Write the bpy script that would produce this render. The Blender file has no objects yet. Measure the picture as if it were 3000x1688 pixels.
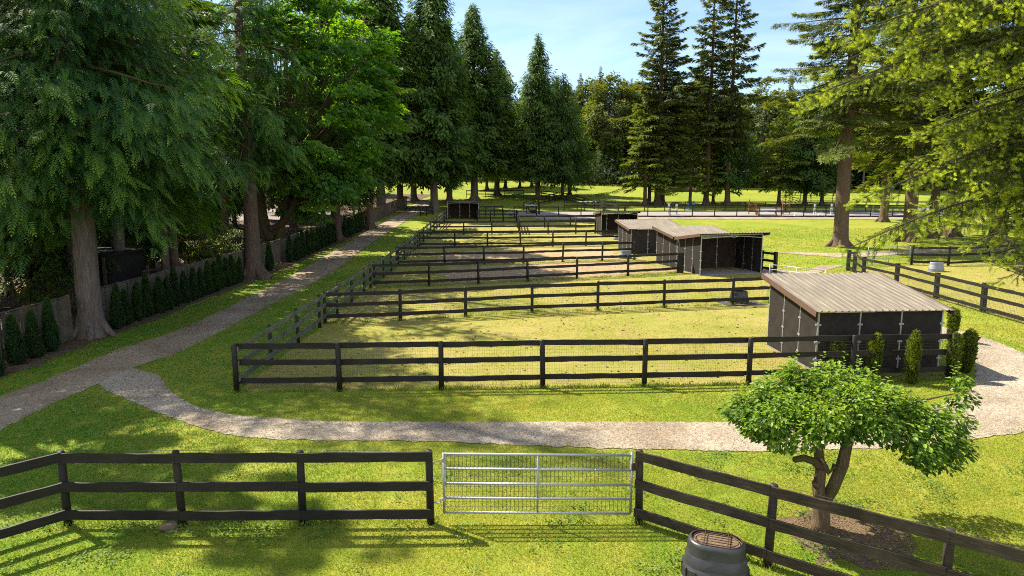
import bpy, math, random
import numpy as np
from mathutils import Vector, Matrix, geometry

SC = bpy.context.scene
COL = SC.collection
rng = np.random.default_rng(11)
random.seed(5)
R = math.radians

# ------------------------------------------------------------------ survey
# camera 6.4 m up, looking along +Y; sight lines of the photo (2575-wide readings) turned into ground points
F = 2000.0; PIT = math.atan((844 - 531) / F); CP, SP = math.cos(PIT), math.sin(PIT); HC = 6.4
KS = 3000 / 2575.0
_zk = np.array([-60, 40, 48, 56, 64, 74, 84, 95, 120, 150, 180, 220, 260, 340, 600.])
_zv = np.array([0, 0, .03, .2, .45, .75, 1.08, 1.5, 2.5, 4.3, 6.6, 8.3, 9.3, 10., 10.])
_zt_y = np.arange(-60, 600, 1.0)
_zt_v = np.interp(_zt_y, _zk, _zv)
for _ in range(3):
    _p = np.pad(_zt_v, 4, mode='edge'); _zt_v = np.convolve(_p, np.ones(9) / 9, 'valid')
def zt(y): return np.interp(y, _zt_y, _zt_v)
def ray(u, v):
    x = (u * KS - 1500) / F; yd = (v * KS - 844) / F
    return x, CP - yd * SP, -SP - yd * CP
def T(u, v, h=0.0):
    """point at height h above the ground on the sight line"""
    dx, dy, dz = ray(u, v)
    t = 5.0; lo = 5.0
    while t < 900:
        if HC + dz * t <= zt(dy * t) + h: break
        lo = t; t += 1.0
    hi = t
    for _ in range(30):
        m = (lo + hi) / 2
        if HC + dz * m <= zt(dy * m) + h: hi = m
        else: lo = m
    return (dx * hi, dy * hi)
def G(u, v): return T(u, v, 0.0)
def P(u, v, y):
    dx, dy, dz = ray(u, v); t = y / dy
    return np.array([dx * t, y, HC + dz * t])
def XU(u, y):
    """X of column u at distance y"""
    return (u * KS - 1500) / F * y * 1.0 / CP

# ------------------------------------------------------------------ mesh helpers
class Buf:
    def __init__(s): s.V = []; s.Fc = []; s.C = []; s.n = 0
    def add(s, V, faces, col=None):
        V = np.asarray(V, dtype=np.float32).reshape(-1, 3)
        if isinstance(faces, np.ndarray): faces = [faces]
        for f in faces:
            f = np.asarray(f, dtype=np.int32)
            if f.size: s.Fc.append(f + s.n)
        s.V.append(V)
        if col is None: col = np.full((len(V), 3), .5, np.float32)
        col = np.asarray(col, np.float32)
        if col.ndim == 1: col = np.tile(col, (len(V), 1))
        s.C.append(col); s.n += len(V)
    def data(s): return np.concatenate(s.V), s.Fc, np.concatenate(s.C)

def mesh_from(name, V, faces, C, mat, smooth=False):
    me = bpy.data.meshes.new(name)
    me.vertices.add(len(V)); me.vertices.foreach_set('co', np.ascontiguousarray(V, np.float32).ravel())
    nl = sum(f.size for f in faces); npoly = sum(len(f) for f in faces)
    li = np.concatenate([f.ravel() for f in faces]) if faces else np.zeros(0, np.int32)
    tot = np.concatenate([np.full(len(f), f.shape[1], np.int32) for f in faces])
    st = np.zeros(npoly, np.int32); st[1:] = np.cumsum(tot)[:-1]
    me.loops.add(nl); me.loops.foreach_set('vertex_index', li.astype(np.int32))
    me.polygons.add(npoly); me.polygons.foreach_set('loop_start', st); me.polygons.foreach_set('loop_total', tot)
    me.polygons.foreach_set('use_smooth', np.full(npoly, smooth))
    a = me.color_attributes.new('tint', 'FLOAT_COLOR', 'POINT')
    a.data.foreach_set('color', np.concatenate([C, np.ones((len(C), 1), np.float32)], 1).astype(np.float32).ravel())
    if mat: me.materials.append(mat)
    me.update(); me.validate()
    return me

def thing(name, label, cat, loc=(0, 0, 0), rot=0.0, group=None):
    o = bpy.data.objects.new(name, None); COL.objects.link(o)
    o.location = loc; o.rotation_euler = (0, 0, rot); o.empty_display_size = .2
    o['label'] = label; o['category'] = cat
    if group: o['group'] = group
    return o
def root_of(o):
    while o.parent: o = o.parent
    return o
def part(name, buf, mat, parent=None, smooth=False, local=False):
    V, Fc, C = buf.data()
    if parent is not None and not local:
        V = V - np.array(root_of(parent).location, np.float32)
    o = bpy.data.objects.new(name, mesh_from(name, V, Fc, C, mat, smooth)); COL.objects.link(o)
    if parent is not None: o.parent = parent
    return o
def part_mesh(name, me, parent, loc=(0, 0, 0), rot=(0, 0, 0), sc=(1, 1, 1)):
    o = bpy.data.objects.new(name, me); COL.objects.link(o); o.parent = parent
    o.location = loc; o.rotation_euler = rot; o.scale = sc
    return o
def tag(o, label, cat, group=None):
    o['label'] = label; o['category'] = cat
    if group: o['group'] = group
    return o
def kind(o, k): o['kind'] = k; return o
def copy_tree(o, parent=None):
    c = o.copy(); COL.objects.link(c); c.parent = parent
    for ch in list(o.children): copy_tree(ch, c)
    return c

BOXF = np.array([[0, 1, 2, 3], [7, 6, 5, 4], [0, 4, 5, 1], [1, 5, 6, 2], [2, 6, 7, 3], [3, 7, 4, 0]])
def box(b, c, s, rz=0.0, col=None):
    x, y, z = [k / 2 for k in s]
    V = np.array([[-x, -y, -z], [-x, y, -z], [x, y, -z], [x, -y, -z], [-x, -y, z], [-x, y, z], [x, y, z], [x, -y, z]])
    ca, sa = math.cos(rz), math.sin(rz)
    V = V @ np.array([[ca, sa, 0], [-sa, ca, 0], [0, 0, 1]]) + np.array(c)
    b.add(V, BOXF, col)
def beam(b, p0, p1, w, h, col=None, n=1, wob=0.0, up=(0, 0, 1)):
    """board from p0 to p1: w thick sideways, h tall, edges a little uneven"""
    p0 = np.array(p0, float); p1 = np.array(p1, float)
    d = p1 - p0; L = np.linalg.norm(d); d /= L
    up = np.array(up, float); s = np.cross(d, up); s /= np.linalg.norm(s); u = np.cross(s, d)
    V = []
    for i in range(n + 1):
        c = p0 + d * L * i / n
        e = rng.normal(0, wob, 2) if wob else (0, 0)
        for a, q in ((-1, -1), (1, -1), (1, 1), (-1, 1)):
            V.append(c + s * a * w / 2 + u * q * (h / 2 + (e[0] if q > 0 else e[1])))
    Fc = [[4 * i + k, 4 * i + (k + 1) % 4, 4 * i + 4 + (k + 1) % 4, 4 * i + 4 + k] for i in range(n) for k in range(4)]
    Fc += [[3, 2, 1, 0], [4 * n, 4 * n + 1, 4 * n + 2, 4 * n + 3]]
    b.add(V, np.array(Fc), col)
def tube(b, pts, rad, seg=8, col=None, cap=True, lump=0.0):
    pts = np.array(pts, float); n = len(pts)
    rad = np.full(n, rad) if np.isscalar(rad) else np.array(rad, float)
    V = []
    t0 = pts[1] - pts[0]
    ref = np.array([0, 0, 1.]) if abs(t0[2]) < .9 * np.linalg.norm(t0) else np.array([1., 0, 0])
    for i in range(n):
        t = pts[min(i + 1, n - 1)] - pts[max(i - 1, 0)]; t /= np.linalg.norm(t) + 1e-9
        s = np.cross(t, ref); s /= np.linalg.norm(s) + 1e-9; u = np.cross(s, t)
        a = np.arange(seg) * 2 * np.pi / seg
        r = rad[i] * (1 + (rng.normal(0, lump, seg) if lump else 0))
        V.append(pts[i] + np.outer(np.cos(a) * r, s) + np.outer(np.sin(a) * r, u))
    V = np.concatenate(V)
    k = np.arange(seg); k2 = (k + 1) % seg
    Fc = np.concatenate([np.stack([i * seg + k, i * seg + k2, (i + 1) * seg + k2, (i + 1) * seg + k], 1) for i in range(n - 1)])
    fs = [Fc]
    if cap:
        fs.append(np.array([list(range(seg))[::-1]])); fs.append(np.array([[(n - 1) * seg + q for q in range(seg)]]))
    b.add(V, fs, col)
def lathe(b, prof, seg=20, c=(0, 0, 0), sx=1.0, sy=1.0, stadium=0.0, col=None, cap_top=True):
    """rings (r, z); stadium = extra half length along x"""
    V = []
    a = np.arange(seg) * 2 * np.pi / seg
    for r, z in prof:
        x = np.cos(a) * r * sx; y = np.sin(a) * r * sy
        x = x + np.sign(np.cos(a)) * stadium * (np.abs(np.cos(a)) > 1e-6)
        V.append(np.stack([x + c[0], y + c[1], np.full(seg, z + c[2])], 1))
    n = len(prof); k = np.arange(seg); k2 = (k + 1) % seg
    Fc = np.concatenate([np.stack([i * seg + k, i * seg + k2, (i + 1) * seg + k2, (i + 1) * seg + k], 1) for i in range(n - 1)])
    fs = [Fc]
    if cap_top: fs.append(np.array([[(n - 1) * seg + q for q in range(seg)]]))
    b.add(np.concatenate(V), fs, col)

# ------------------------------------------------------------------ materials
def nt(name):
    m = bpy.data.materials.new(name); m.use_nodes = True
    t = m.node_tree; t.nodes.clear()
    out = t.nodes.new('ShaderNodeOutputMaterial')
    return m, t, out
class N:
    def __init__(s, t): s.t = t
    def __call__(s, typ, **kw):
        n = s.t.nodes.new(typ)
        for k, v in kw.items(): setattr(n, k, v)
        return n
    def link(s, a, b): s.t.links.new(a, b)
def ramp(n, stops, interp='LINEAR'):
    r = n('ShaderNodeValToRGB'); e = r.color_ramp; e.interpolation = interp
    while len(e.elements) < len(stops): e.elements.new(.5)
    for i, (p, c) in enumerate(stops):
        e.elements[i].position = p; e.elements[i].color = (*c, 1) if len(c) == 3 else c
    return r
def noise(n, vec, scale, detail=4, rough=.55, dist=0.0):
    x = n('ShaderNodeTexNoise'); x.inputs['Scale'].default_value = scale; x.inputs['Detail'].default_value = detail
    x.inputs['Roughness'].default_value = rough; x.inputs['Distortion'].default_value = dist
    if vec is not None: n.link(vec, x.inputs['Vector'])
    return x.outputs[0]
def mixc(n, fac, a, b, mode='MIX'):
    m = n('ShaderNodeMix'); m.data_type = 'RGBA'; m.blend_type = mode
    for s, val in ((0, fac), (6, a), (7, b)):
        if hasattr(val, 'is_linked') or hasattr(val, 'links'): n.link(val, m.inputs[s])
        else: m.inputs[s].default_value = val if s == 0 else (*val, 1)
    return m.outputs[2]
def math_(n, op, a, b=0.0):
    m = n('ShaderNodeMath'); m.operation = op
    for i, v in enumerate((a, b)):
        if hasattr(v, 'links'): n.link(v, m.inputs[i])
        else: m.inputs[i].default_value = v
    return m.outputs[0]
def coords(n, sc=(1, 1, 1), obj=False):
    if obj:
        src = n('ShaderNodeTexCoord').outputs['Object']
    else:
        src = n('ShaderNodeNewGeometry').outputs['Position']
    m = n('ShaderNodeMapping'); m.inputs['Scale'].default_value = sc
    n.link(src, m.inputs['Vector']); return m.outputs[0]
def principled(n, out, color, rough=.7, spec=.3, metal=0.0, bump=None, bstr=.3, bdist=.02):
    p = n('ShaderNodeBsdfPrincipled')
    if hasattr(color, 'links'): n.link(color, p.inputs['Base Color'])
    else: p.inputs['Base Color'].default_value = (*color, 1)
    if hasattr(rough, 'links'): n.link(rough, p.inputs['Roughness'])
    else: p.inputs['Roughness'].default_value = rough
    p.inputs['Specular IOR Level'].default_value = spec; p.inputs['Metallic'].default_value = metal
    if bump is not None:
        b = n('ShaderNodeBump'); b.inputs['Strength'].default_value = bstr; b.inputs['Distance'].default_value = bdist
        n.link(bump, b.inputs['Height']); n.link(b.outputs[0], p.inputs['Normal'])
    n.link(p.outputs[0], out.inputs['Surface'])
    return p

def leaf_mat(name, trans=.35, rough=.5, spec=.25, tcol=(1.25, 1.15, .35)):
    m, t, out = nt(name); n = N(t)
    a = n('ShaderNodeAttribute'); a.attribute_name = 'tint'
    p = n('ShaderNodeBsdfPrincipled'); n.link(a.outputs['Color'], p.inputs['Base Color'])
    p.inputs['Roughness'].default_value = rough; p.inputs['Specular IOR Level'].default_value = spec
    tr = n('ShaderNodeBsdfTranslucent')
    n.link(mixc(n, 1.0, a.outputs['Color'], tcol, 'MULTIPLY'), tr.inputs['Color'])
    mx = n('ShaderNodeMixShader'); mx.inputs[0].default_value = trans
    n.link(p.outputs[0], mx.inputs[1]); n.link(tr.outputs[0], mx.inputs[2]); n.link(mx.outputs[0], out.inputs['Surface'])
    return m
def bark_mat(name, dark, light, moss=None, vs=1.0):
    m, t, out = nt(name); n = N(t)
    v = coords(n, (9 * vs, 9 * vs, 1.1 * vs)); h = noise(n, v, 1.6, 5, .65, .6)
    c = ramp(n, [(.3, dark), (.55, tuple((a + b) / 2 for a, b in zip(dark, light))), (.72, light)]); n.link(h, c.inputs[0])
    col = c.outputs[0]
    big = noise(n, coords(n), .7, 3)
    col = mixc(n, math_(n, 'MULTIPLY', big, .5), col, tuple(k * .55 for k in light))
    if moss:
        g = noise(n, coords(n), 2.2, 4); r = ramp(n, [(.5, (0, 0, 0)), (.62, (1, 1, 1))]); n.link(g, r.inputs[0])
        col = mixc(n, r.outputs[0], col, moss)
    principled(n, out, col, .9, .15, 0, h, .9, .05)
    return m
def wood_mat(name, base, worn, amount=.5, green=None):
    m, t, out = nt(name); n = N(t)
    v = coords(n, (1.2, 1.2, 14)); h = noise(n, v, 3.0, 6, .65, .4)
    patch = noise(n, coords(n), 1.7, 4, .6)
    k = math_(n, 'MULTIPLY', h, patch)
    r = ramp(n, [(.18, base), (.42 - .12 * amount, tuple((a * .6 + b * .4) for a, b in zip(base, worn))), (.55 - .1 * amount, worn)])
    n.link(k, r.inputs[0]); col = r.outputs[0]
    if green:
        g = noise(n, coords(n), .9, 4); r2 = ramp(n, [(.48, (0, 0, 0)), (.6, (1, 1, 1))]); n.link(g, r2.inputs[0])
        col = mixc(n, math_(n, 'MULTIPLY', r2.outputs[0], .6), col, green)
    principled(n, out, col, .62, .35, 0, h, .5, .01)
    return m
def plain_mat(name, col, rough=.5, spec=.4, metal=0.0, var=.25, sc=6.0, bump=.15):
    m, t, out = nt(name); n = N(t)
    h = noise(n, coords(n), sc, 5, .6)
    r = ramp(n, [(.25, tuple(c * (1 - var) for c in col)), (.75, tuple(c * (1 + var) for c in col))]); n.link(h, r.inputs[0])
    principled(n, out, r.outputs[0], rough, spec, metal, h, bump, .01)
    return m

def grass_ground(name, deep, mid, dry, dirt, dry_amt=.5, dirt_amt=.0, stripes=False, bump=.6):
    m, t, out = nt(name); n = N(t)
    pos = coords(n)
    big = noise(n, pos, .16, 5, .6, .5); med = noise(n, pos, 1.3, 5, .65); fine = noise(n, pos, 26, 4, .7); finer = noise(n, pos, 95, 2, .6)
    f = math_(n, 'ADD', math_(n, 'MULTIPLY', big, .55), math_(n, 'MULTIPLY', med, .45))
    lo = .62 - .35 * dry_amt
    r = ramp(n, [(lo - .14, deep), (lo + .0, mid), (lo + .13, dry)]); n.link(f, r.inputs[0])
    col = r.outputs[0]
    if dirt_amt > 0:
        d = noise(n, pos, .55, 6, .68, .8); r3 = ramp(n, [(.66 - .22 * dirt_amt, (0, 0, 0)), (.74 - .2 * dirt_amt, (1, 1, 1))]); n.link(d, r3.inputs[0])
        col = mixc(n, math_(n, 'MULTIPLY', r3.outputs[0], .85), col, dirt)
    if stripes:
        sx = n('ShaderNodeSeparateXYZ'); n.link(pos, sx.inputs[0])
        s = math_(n, 'SINE', math_(n, 'MULTIPLY', math_(n, 'ADD', sx.outputs[0], math_(n, 'MULTIPLY', med, .25)), 5.2))
        k = math_(n, 'MULTIPLY', math_(n, 'LESS_THAN', sx.outputs[0], -8.6), s)
        k2 = math_(n, 'MULTIPLY', math_(n, 'ADD', k, 1.0), .16)
        col = mixc(n, k2, col, (.16, .22, .02))
    g = ramp(n, [(.28, (.55, .55, .5)), (.7, (1.35, 1.35, 1.3))]); n.link(fine, g.inputs[0])
    col = mixc(n, 1.0, col, g.outputs[0], 'MULTIPLY')
    h = math_(n, 'ADD', fine, math_(n, 'MULTIPLY', finer, .5))
    principled(n, out, col, .85, .1, 0, h, bump, .05)
    return m
def gravel_mat(name, a, b, c):
    m, t, out = nt(name); n = N(t)
    pos = coords(n)
    v = n('ShaderNodeTexVoronoi'); v.inputs['Scale'].default_value = 32; n.link(pos, v.inputs['Vector'])
    big = noise(n, pos, .45, 5, .6, .4); fine = noise(n, pos, 45, 3, .7)
    r = ramp(n, [(.35, a), (.5, b), (.66, c)]); n.link(big, r.inputs[0])
    sep = n('ShaderNodeSeparateColor'); n.link(v.outputs['Color'], sep.inputs[0])
    g = ramp(n, [(.0, (.55, .55, .56)), (1, (1.5, 1.48, 1.45))]); n.link(sep.outputs[0], g.inputs[0])
    col = mixc(n, 1.0, r.outputs[0], g.outputs[0], 'MULTIPLY')
    h = math_(n, 'ADD', v.outputs['Distance'], fine)
    principled(n, out, col, .85, .2, 0, h, .8, .02)
    return m

M = {}
M['bark_cedar'] = bark_mat('cedar_bark', (.045, .028, .02), (.20, .14, .105))
M['bark_grey'] = bark_mat('grey_bark', (.06, .05, .042), (.24, .20, .17))
M['bark_fir'] = bark_mat('fir_bark', (.05, .033, .022), (.19, .135, .09), vs=1.4)
M['bark_moss'] = bark_mat('mossy_bark', (.03, .025, .015), (.11, .085, .05), moss=(.07, .075, .015))
M['bark_apple'] = bark_mat('apple_bark', (.06, .04, .025), (.22, .16, .10), moss=(.09, .08, .03), vs=2.5)
M['leaf_cedar'] = leaf_mat('cedar_foliage', .34, .6, .14, (1.4, 1.35, .35))
M['leaf_fir'] = leaf_mat('fir_foliage', .34, .6, .15, (1.4, 1.25, .35))
M['leaf_maple'] = leaf_mat('maple_leaf', .5, .45, .35, (2.2, 1.8, .25))
M['leaf_apple'] = leaf_mat('apple_leaf', .38, .42, .28, (1.6, 1.5, .3))
M['grass_blade'] = leaf_mat('grass_blade', .35, .55, .2, (1.35, 1.25, .4))
M['black_wood'] = wood_mat('black_stained_wood', (.006, .005, .0045), (.032, .026, .021), .5)
M['brown_wood'] = wood_mat('worn_sunlit_wood', (.012, .008, .006), (.085, .062, .045), .7)  # worn black_wood stain with its sunlit brown put into the colour
M['grey_wood'] = wood_mat('weathered_board', (.07, .066, .055), (.26, .25, .20), .9, green=(.11, .135, .065))
M['plank_wood'] = wood_mat('fence_plank', (.075, .065, .048), (.21, .178, .132), .8)
M['log_wood'] = wood_mat('split_rail_wood', (.09, .065, .04), (.26, .21, .14), .7)
M['panel'] = plain_mat('stained_panel', (.020, .016, .0145), .75, .25, 0, .45, 3.0, .3)
M['panel_inside'] = plain_mat('panel_inner_face', (.040, .026, .018), .8, .2, 0, .5, 3.0, .3)
M['galv'] = plain_mat('galvanised_steel', (.33, .35, .37), .42, .5, .55, .15, 12, .05)
M['galv_dull'] = plain_mat('weathered_zinc', (.28, .29, .28), .55, .4, .3, .2, 12, .05)
M['wire'] = plain_mat('wire', (.05, .05, .045), .6, .3, .3, .2, 5, 0)
M['fascia'] = plain_mat('brown_fascia', (.105, .062, .048), .5, .4, 0, .12, 4, .05)
M['rubber'] = plain_mat('black_rubber', (.028, .028, .032), .40, .5, 0, .3, 9, .1)
M['rubber_grey'] = plain_mat('grey_plastic', (.20, .21, .24), .5, .4, 0, .2, 9, .1)
M['white_paint'] = plain_mat('white_paint', (.55, .55, .56), .5, .4, 0, .08, 6, .05)
M['jump_brown'] = plain_mat('varnished_timber', (.22, .09, .035), .5, .4, 0, .25, 6, .05)
M['blue_paint'] = plain_mat('blue_paint', (.03, .22, .42), .5, .4, 0, .15, 6, .05)
M['stone'] = plain_mat('field_stone', (.10, .075, .052), .85, .2, 0, .5, 9, .8)
M['stone_white'] = plain_mat('white_stone', (.6, .6, .58), .8, .2, 0, .15, 9, .4)
M['slab'] = plain_mat('slate_slab', (.07, .065, .065), .8, .2, 0, .3, 6, .2)
M['rust'] = plain_mat('bin_soil', (.14, .098, .062), .95, .1, 0, .55, 30, 1.0)
M['iron'] = plain_mat('iron_bar', (.05, .03, .022), .7, .3, .2, .4, 12, .1)
M['dark_shed'] = plain_mat('dark_boarding', (.020, .017, .014), .8, .2, 0, .4, 3, .3)
M['drum'] = plain_mat('drum_metal', (.22, .23, .24), .35, .5, .6, .3, 5, .1)
M['lawn'] = grass_ground('lawn_ground', (.075, .17, .014), (.16, .215, .022), (.26, .25, .04), (.2, .15, .09), .50, .0, True)
M['paddock'] = grass_ground('paddock_grass', (.13, .18, .026), (.23, .225, .045), (.29, .245, .075), (.27, .19, .11), .50, .34)
M['dry_dirt'] = grass_ground('worn_paddock_dirt', (.20, .19, .055), (.27, .215, .09), (.34, .25, .145), (.33, .235, .15), .75, .75)
M['forest_floor'] = plain_mat('bark_floor', (.115, .076, .055), .95, .1, 0, .5, 3.5, .6)
M['gravel'] = gravel_mat('gravel', (.21, .165, .115), (.28, .23, .17), (.34, .29, .225))
M['dirt_track'] = gravel_mat('packed_earth', (.205, .155, .10), (.26, .205, .14), (.31, .25, .175))
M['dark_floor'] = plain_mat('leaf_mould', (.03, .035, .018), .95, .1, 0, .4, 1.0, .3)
M['sand'] = plain_mat('arena_sand_grey', (.24, .22, .21), .95, .1, 0, .12, .8, .2)
M['asphalt'] = plain_mat('pale_drive', (.22, .19, .17), .95, .1, 0, .15, .8, .2)

def roof_mat():
    m, t, out = nt('tan_corrugated_metal'); n = N(t)
    pos = coords(n, (1, 1, 1), True)
    streak = noise(n, coords(n, (9, .6, 1), True), 1.3, 5, .6)
    spots = noise(n, pos, 3.4, 6, .75, .4)
    r = ramp(n, [(.3, (.12, .098, .076)), (.5, (.172, .146, .112)), (.7, (.24, .208, .162))]); n.link(streak, r.inputs[0])
    s = ramp(n, [(.60, (0, 0, 0)), (.70, (1, 1, 1))]); n.link(spots, s.inputs[0])
    col = mixc(n, math_(n, 'MULTIPLY', s.outputs[0], .75), r.outputs[0], (.13, .07, .03))
    principled(n, out, col, .55, .35, .0, streak, .1, .01)
    return m
M['roof'] = roof_mat()

# ------------------------------------------------------------------ ground sheets
def sheet(name, poly, zoff, mat, step=.5, jit=.06, grid=1.5):
    pts = []
    n = len(poly)
    for i in range(n):
        a = np.array(poly[i], float); b = np.array(poly[(i + 1) % n], float)
        L = np.linalg.norm(b - a); k = max(1, int(L / step))
        for j in range(k):
            p = a + (b - a) * j / k
            if jit: p = p + rng.normal(0, jit, 2)
            pts.append(p)
    pts = np.array(pts); nb = len(pts)
    lo, hi = pts.min(0), pts.max(0)
    gx, gy = np.meshgrid(np.arange(lo[0], hi[0], grid * 1.013), np.arange(lo[1], hi[1], grid))
    allp = [Vector((float(p[0]), float(p[1]))) for p in pts] + [Vector((float(x), float(y))) for x, y in zip(gx.ravel(), gy.ravel())]
    r = geometry.delaunay_2d_cdt(allp, [(i, (i + 1) % nb) for i in range(nb)], [list(range(nb))], 1, 1e-5)
    V = np.array([(v.x, v.y, 0) for v in r[0]], np.float32)
    V[:, 2] = zt(V[:, 1]) + zoff * (1 + np.maximum(0, V[:, 1] - 40) * .06)
    tri = [f for f in r[2] if len(f) == 3]
    b = Buf(); b.add(V, np.array(tri))
    o = part(name, b, mat); kind(o, 'structure')
    me = o.data
    if me.polygons[0].normal.z < 0: me.flip_normals()
    return o
def gd(pts): return [G(u, v) for u, v in pts]

gy = np.concatenate([np.arange(-40, 200, 1.0), np.arange(200, 560, 8.0)])
gx = np.concatenate([np.arange(-420, -60, 20.0), np.arange(-60, 100, 4.0), np.arange(100, 440, 20.0)])
XX, YY = np.meshgrid(gx, gy)
b = Buf(); W = len(gx)
idx = np.arange(len(gy) * W).reshape(len(gy), W)
b.add(np.stack([XX.ravel(), YY.ravel(), zt(YY.ravel())], 1),
      np.stack([idx[:-1, :-1].ravel(), idx[:-1, 1:].ravel(), idx[1:, 1:].ravel(), idx[1:, :-1].ravel()], 1))
kind(part('ground', b, M['lawn'], smooth=True), 'structure')

TRACK = [(-90, 1030), (0, 998), (100, 962), (190, 925), (300, 877), (400, 848), (480, 818), (600, 760), (700, 712), (800, 655), (880, 608), (940, 572),
         (985, 548), (1030, 522), (1050, 508), (1085, 506), (1072, 530), (1040, 545), (1015, 560), (965, 592), (920, 622), (870, 662), (780, 717), (680, 767),
         (560, 832), (450, 888), (340, 922), (300, 955), (245, 967), (170, 1000), (104, 1030), (0, 1085), (-90, 1130)]
CROSS = [(330, 925), (400, 945), (428, 985), (470, 1012), (520, 1032), (600, 1047), (800, 1060), (1100, 1063), (1400, 1062), (1830, 1063), (2100, 1060),
         (2300, 1036), (2420, 1000), (2452, 970), (2452, 925), (2445, 845)]
CROSS_R = [(2640, 925), (2575, 889), (2500, 858), (2440, 838)]
CROSS_L = [(2640, 1072), (2575, 1088), (2440, 1106), (2300, 1126), (1900, 1137), (1500, 1128), (1100, 1112), (700, 1107), (600, 1099), (500, 1076), (400, 1040), (330, 1010), (270, 985), (245, 965)]
track_w = gd(TRACK)
cross_w = gd(CROSS) + [(15.6, 29), (15.9, 34), (16.8, 38), (16.6, 43), (17.6, 49)] + gd([(2030, 683), (2060, 668), (2125, 667)]) + [(20.2, 46), (19.4, 40), (19.0, 34), (18.9, 30)] + gd(CROSS_R[::-1]) + gd(CROSS_L)
path_w = gd([(1955, 632), (2030, 636), (2130, 638), (2250, 631), (2400, 622), (2560, 618), (2560, 628), (2400, 633), (2250, 642), (2130, 649), (2030, 642), (1955, 637)])
sheet('forest_floor', [(-18.6, 10), (-18.4, 30), (-18.2, 60), (-18.2, 116), (-16, 140), (-70, 150), (-70, 10)], .006, M['forest_floor'], 1.0, .15, 3)
sheet('gravel_track', track_w, .012, M['dirt_track'], .16, .035, 1.2)
sheet('gravel_road', cross_w, .017, M['gravel'], .14, .03, 1.0)
sheet('footpath', path_w, .014, M['gravel'], .5, .05, 1.2)
sheet('gravel_strip', [(3, 91.5), (3, 94.4), (75, 94.4), (75, 91.5)], .012, M['gravel'], .5, .12, 1.5)
sheet('arena_sand', [(0.5, 94.8), (-1, 100), (0, 104.5), (70, 105), (70, 94.8)], .018, M['sand'], 1.0, .05, 2)
sheet('driveway', [(-62, 78), (-25, 92), (-21, 104), (-62, 112)], .016, M['asphalt'], 1.0, .2, 3)
#sheet('driveway_near', [(-70, 44), (-40, 50), (-33, 56), (-38, 62), (-70, 58)], .016, M['asphalt'], 1.0, .2, 3)
# ------------------------------------------------------------------ fences
def post_mesh(h, r, seg=12, square=False, mat=None):
    b = Buf()
    if square: beam(b, (0, 0, -.15), (0, 0, h), r * 2, r * 2, up=(0, 1, 0))
    else: tube(b, [(0, 0, -.15), (0, 0, h * .5), (0, 0, h - .03), (0, 0, h)], [r * 1.05, r, r * .97, r * .72], seg, lump=.02)
    V, Fc, C = b.data(); return mesh_from('post', V, Fc, C, mat, not square)
_pm = {}
def get_post(h, r, sq, mat, k):
    key = (round(h, 2), r, sq, mat.name, k)
    if key not in _pm: _pm[key] = post_mesh(h, r, 12, sq, mat)
    return _pm[key]
def fence(label, pts, h=1.47, rails=(1.32, .90, .42), pr=.075, rw=.042, rh=.17, side=-1, mat=None, rmat=None, sq=False,
          wire=None, topwire=False, group=None, per_bay=True, wob=.006, name='rail_fence', over=(0, 0), skip_posts=(), lean=.012):
    mat = mat or M['black_wood']; rmat = rmat or mat
    pts = [np.array(p, float) for p in pts]
    x0, y0 = pts[0]; z0 = float(zt(y0))
    t = thing(name, label, 'fence', (x0, y0, z0), 0, group)
    for i, p in enumerate(pts):
        if i in skip_posts: continue
        o = part_mesh('post', get_post(h, pr, sq, mat, i % 3), t, (p[0] - x0, p[1] - y0, zt(p[1]) - z0),
                      (rng.normal(0, lean), rng.normal(0, lean), math.atan2((pts[-1] - pts[0])[1], (pts[-1] - pts[0])[0]) if sq else rng.uniform(0, 6)),
                      (1, 1, 1 + rng.normal(0, .008)))
    nb = len(pts) - 1
    for k, z in enumerate(rails):
        if per_bay:
            for i in range(nb):
                a, c = pts[i], pts[i + 1]
                d = (c - a) / np.linalg.norm(c - a); s = np.array([-d[1], d[0]]) * side * (pr + rw / 2 + .003)
                e0 = over[0] if i == 0 else -.002
                e1 = over[1] if i == nb - 1 else -.002
                bb = Buf(); dz0 = rng.normal(0, wob * 1.5); dz1 = rng.normal(0, wob * 1.5)
                pa = a - d * e0 + s; pc = c + d * e1 + s
                beam(bb, (*pa, zt(pa[1]) + z + dz0), (*pc, zt(pc[1]) + z + dz1), rw, rh, n=10, wob=wob)
                part('rail', bb, rmat, t)
        else:
            bb = Buf()
            for i in range(nb):
                a, c = pts[i], pts[i + 1]
                d = (c - a) / np.linalg.norm(c - a); s = np.array([-d[1], d[0]]) * side * (pr + rw / 2 + .003)
                pa = a + s; pc = c + s
                beam(bb, (*pa, zt(pa[1]) + z), (*pc, zt(pc[1]) + z), rw, rh, n=2, wob=wob)
            part('rail', bb, rmat, t)
    if wire:
        sp_v, sp_h, zt_top, th = wire
        bb = Buf()
        for i in range(nb):
            a, c = pts[i], pts[i + 1]; L = np.linalg.norm(c - a); d = (c - a) / L
            s = np.array([-d[1], d[0]]) * side * (pr + rw + .006)
            for q in np.arange(0, L, sp_v):
                p = a + d * q + s; g = zt(p[1])
                tube(bb, [(*p, g + .08), (*p, g + zt_top)], th, 3, cap=False)
            for z in np.arange(.10, zt_top, sp_h):
                pa = a + s; pc = c + s
                tube(bb, [(*pa, zt(pa[1]) + z), (*pc, zt(pc[1]) + z)], th, 3, cap=False)
        part('wire_mesh', bb, M['wire'], t)
    if topwire:
        bb = Buf()
        for i in range(nb):
            a, c = pts[i], pts[i + 1]; m = (a + c) / 2
            tube(bb, [(*a, zt(a[1]) + h + .015), (*m, zt(m[1]) + h - .01), (*c, zt(c[1]) + h + .015)], .0035, 4)
        part('top_wire', bb, M['wire'], t)
    return t
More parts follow.
